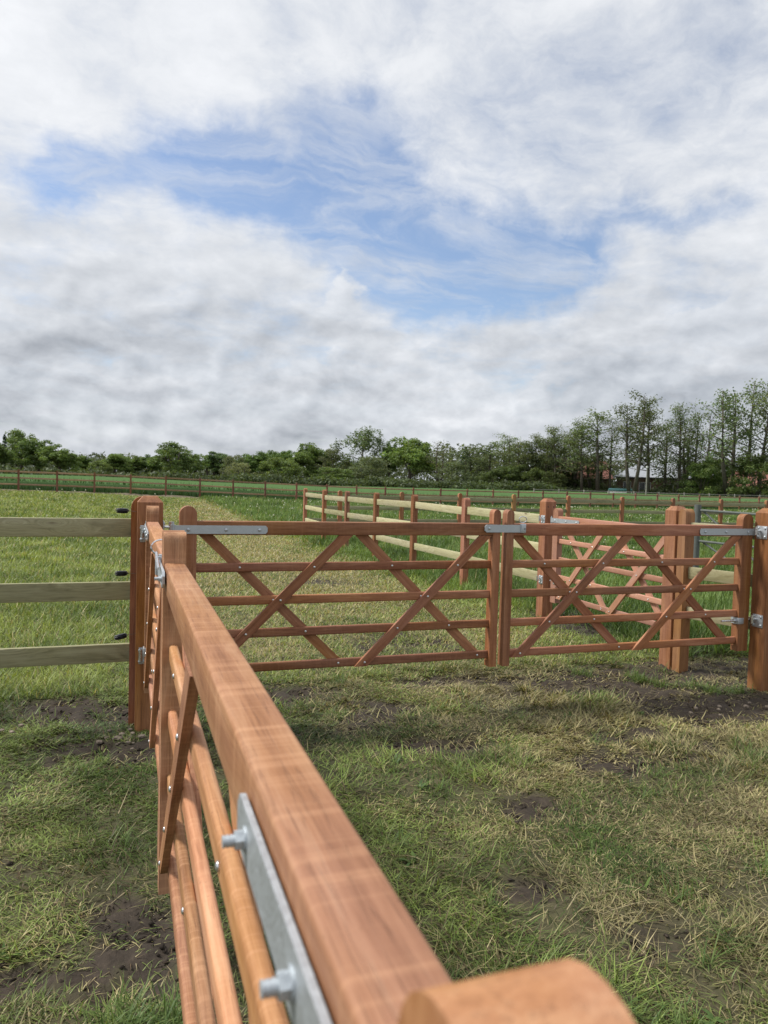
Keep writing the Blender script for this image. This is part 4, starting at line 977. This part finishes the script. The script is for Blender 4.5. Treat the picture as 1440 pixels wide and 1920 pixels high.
house((102.5, 123.0), R_(-38), 17, 9, 3.9, 7.0, 4.2, M['brick'], M['slate'], 'brick house with a grey hipped roof behind the alders', ((-7.2, 1.6, 1.5, 1.4), (-4.2, .5, 2.2, 2.4), (.6, 1.2, 1.6, 1.5), (4.4, 1.2, 2.0, 1.5)))
house((92.5, 136.0), R_(-38), 12, 9, 3.4, 7.2, 1.2, M['brick'], M['redroof'], 'house with a red tiled roof behind the sixth alder', ((-4, 1.2, 1.5, 1.4), (2, 1.2, 1.5, 1.4)))
house((118.0, 114.0), R_(-38), 10, 8, 2.6, 5.6, .6, M['brick'], M['redroof'], 'small red roofed house right of the grey roof', ((-2, 1.0, 1.4, 1.2),))
LP = tag(empty('lamp_pole', (72.0, 89.5, gzf(72, 89.5))), 'pale thin lamp pole in front of the grey roofed house', 'pole')
bm = bmesh.new(); tube(bm, [(0, 0, -.1), (0, 0, 4.6)], [.10, .06], 8); finish('shaft', bm, M['greyw'], LP); bm = bmesh.new(); box(bm, -.12, .12, -.12, .12, 4.6, 4.85, .03); finish('lantern', bm, M['white'], LP)
TR = tag(empty('trailer', (85.2, 113.0, -.35), R_(-38)), 'low trailer under a teal cover beside the grey roofed house', 'trailer')
bm = bmesh.new(); box(bm, -2.2, 2.2, -1, 1, .5, 1.0, .05); finish('bed', bm, M['white'], TR); bm = bmesh.new(); box(bm, -2.1, 2.1, -.95, .95, 1.0, 1.5, .2); finish('cover', bm, M['teal'], TR)
for x in (-.5, .5):
    bm = bmesh.new(); tube(bm, [(x, -1.05, .32), (x, -.85, .32)], .32, 14); finish('wheel', bm, M['black'], TR)
SH = tag(empty('shelter', (56.0, 132.0, -.35), R_(-25)), 'low field shelter roof and white panel at the foot of the bright oak', 'shed')
bm = bmesh.new(); vs = [bm.verts.new(p) for p in ((-4, -1.5, .9), (3.5, -1.5, 2.2), (3.5, 1.5, 2.2), (-4, 1.5, .9), (-4, -1.5, .8), (3.5, -1.5, 2.1), (3.5, 1.5, 2.1), (-4, 1.5, .8))]
for q in ((0, 1, 2, 3), (7, 6, 5, 4), (0, 4, 5, 1), (1, 5, 6, 2), (2, 6, 7, 3), (3, 7, 4, 0)): bm.faces.new([vs[i] for i in q])
finish('roof', bm, M['greyw'], SH, smooth=0)
for x in (-3.8, 3.3):
    for y in (-1.3, 1.3): bm = bmesh.new(); tube(bm, [(x, y, 0), (x, y, .85 if x < 0 else 2.05)], .07, 6); finish('leg', bm, M['greyw'], SH)
bm = bmesh.new(); box(bm, 5.0, 7.6, -.05, .05, .7, 1.7); finish('panel', bm, M['white'], SH, smooth=0)
for x in (5.1, 7.5): bm = bmesh.new(); tube(bm, [(x, .1, 0), (x, .1, 1.7)], .06, 6); finish('leg', bm, M['greyw'], SH)
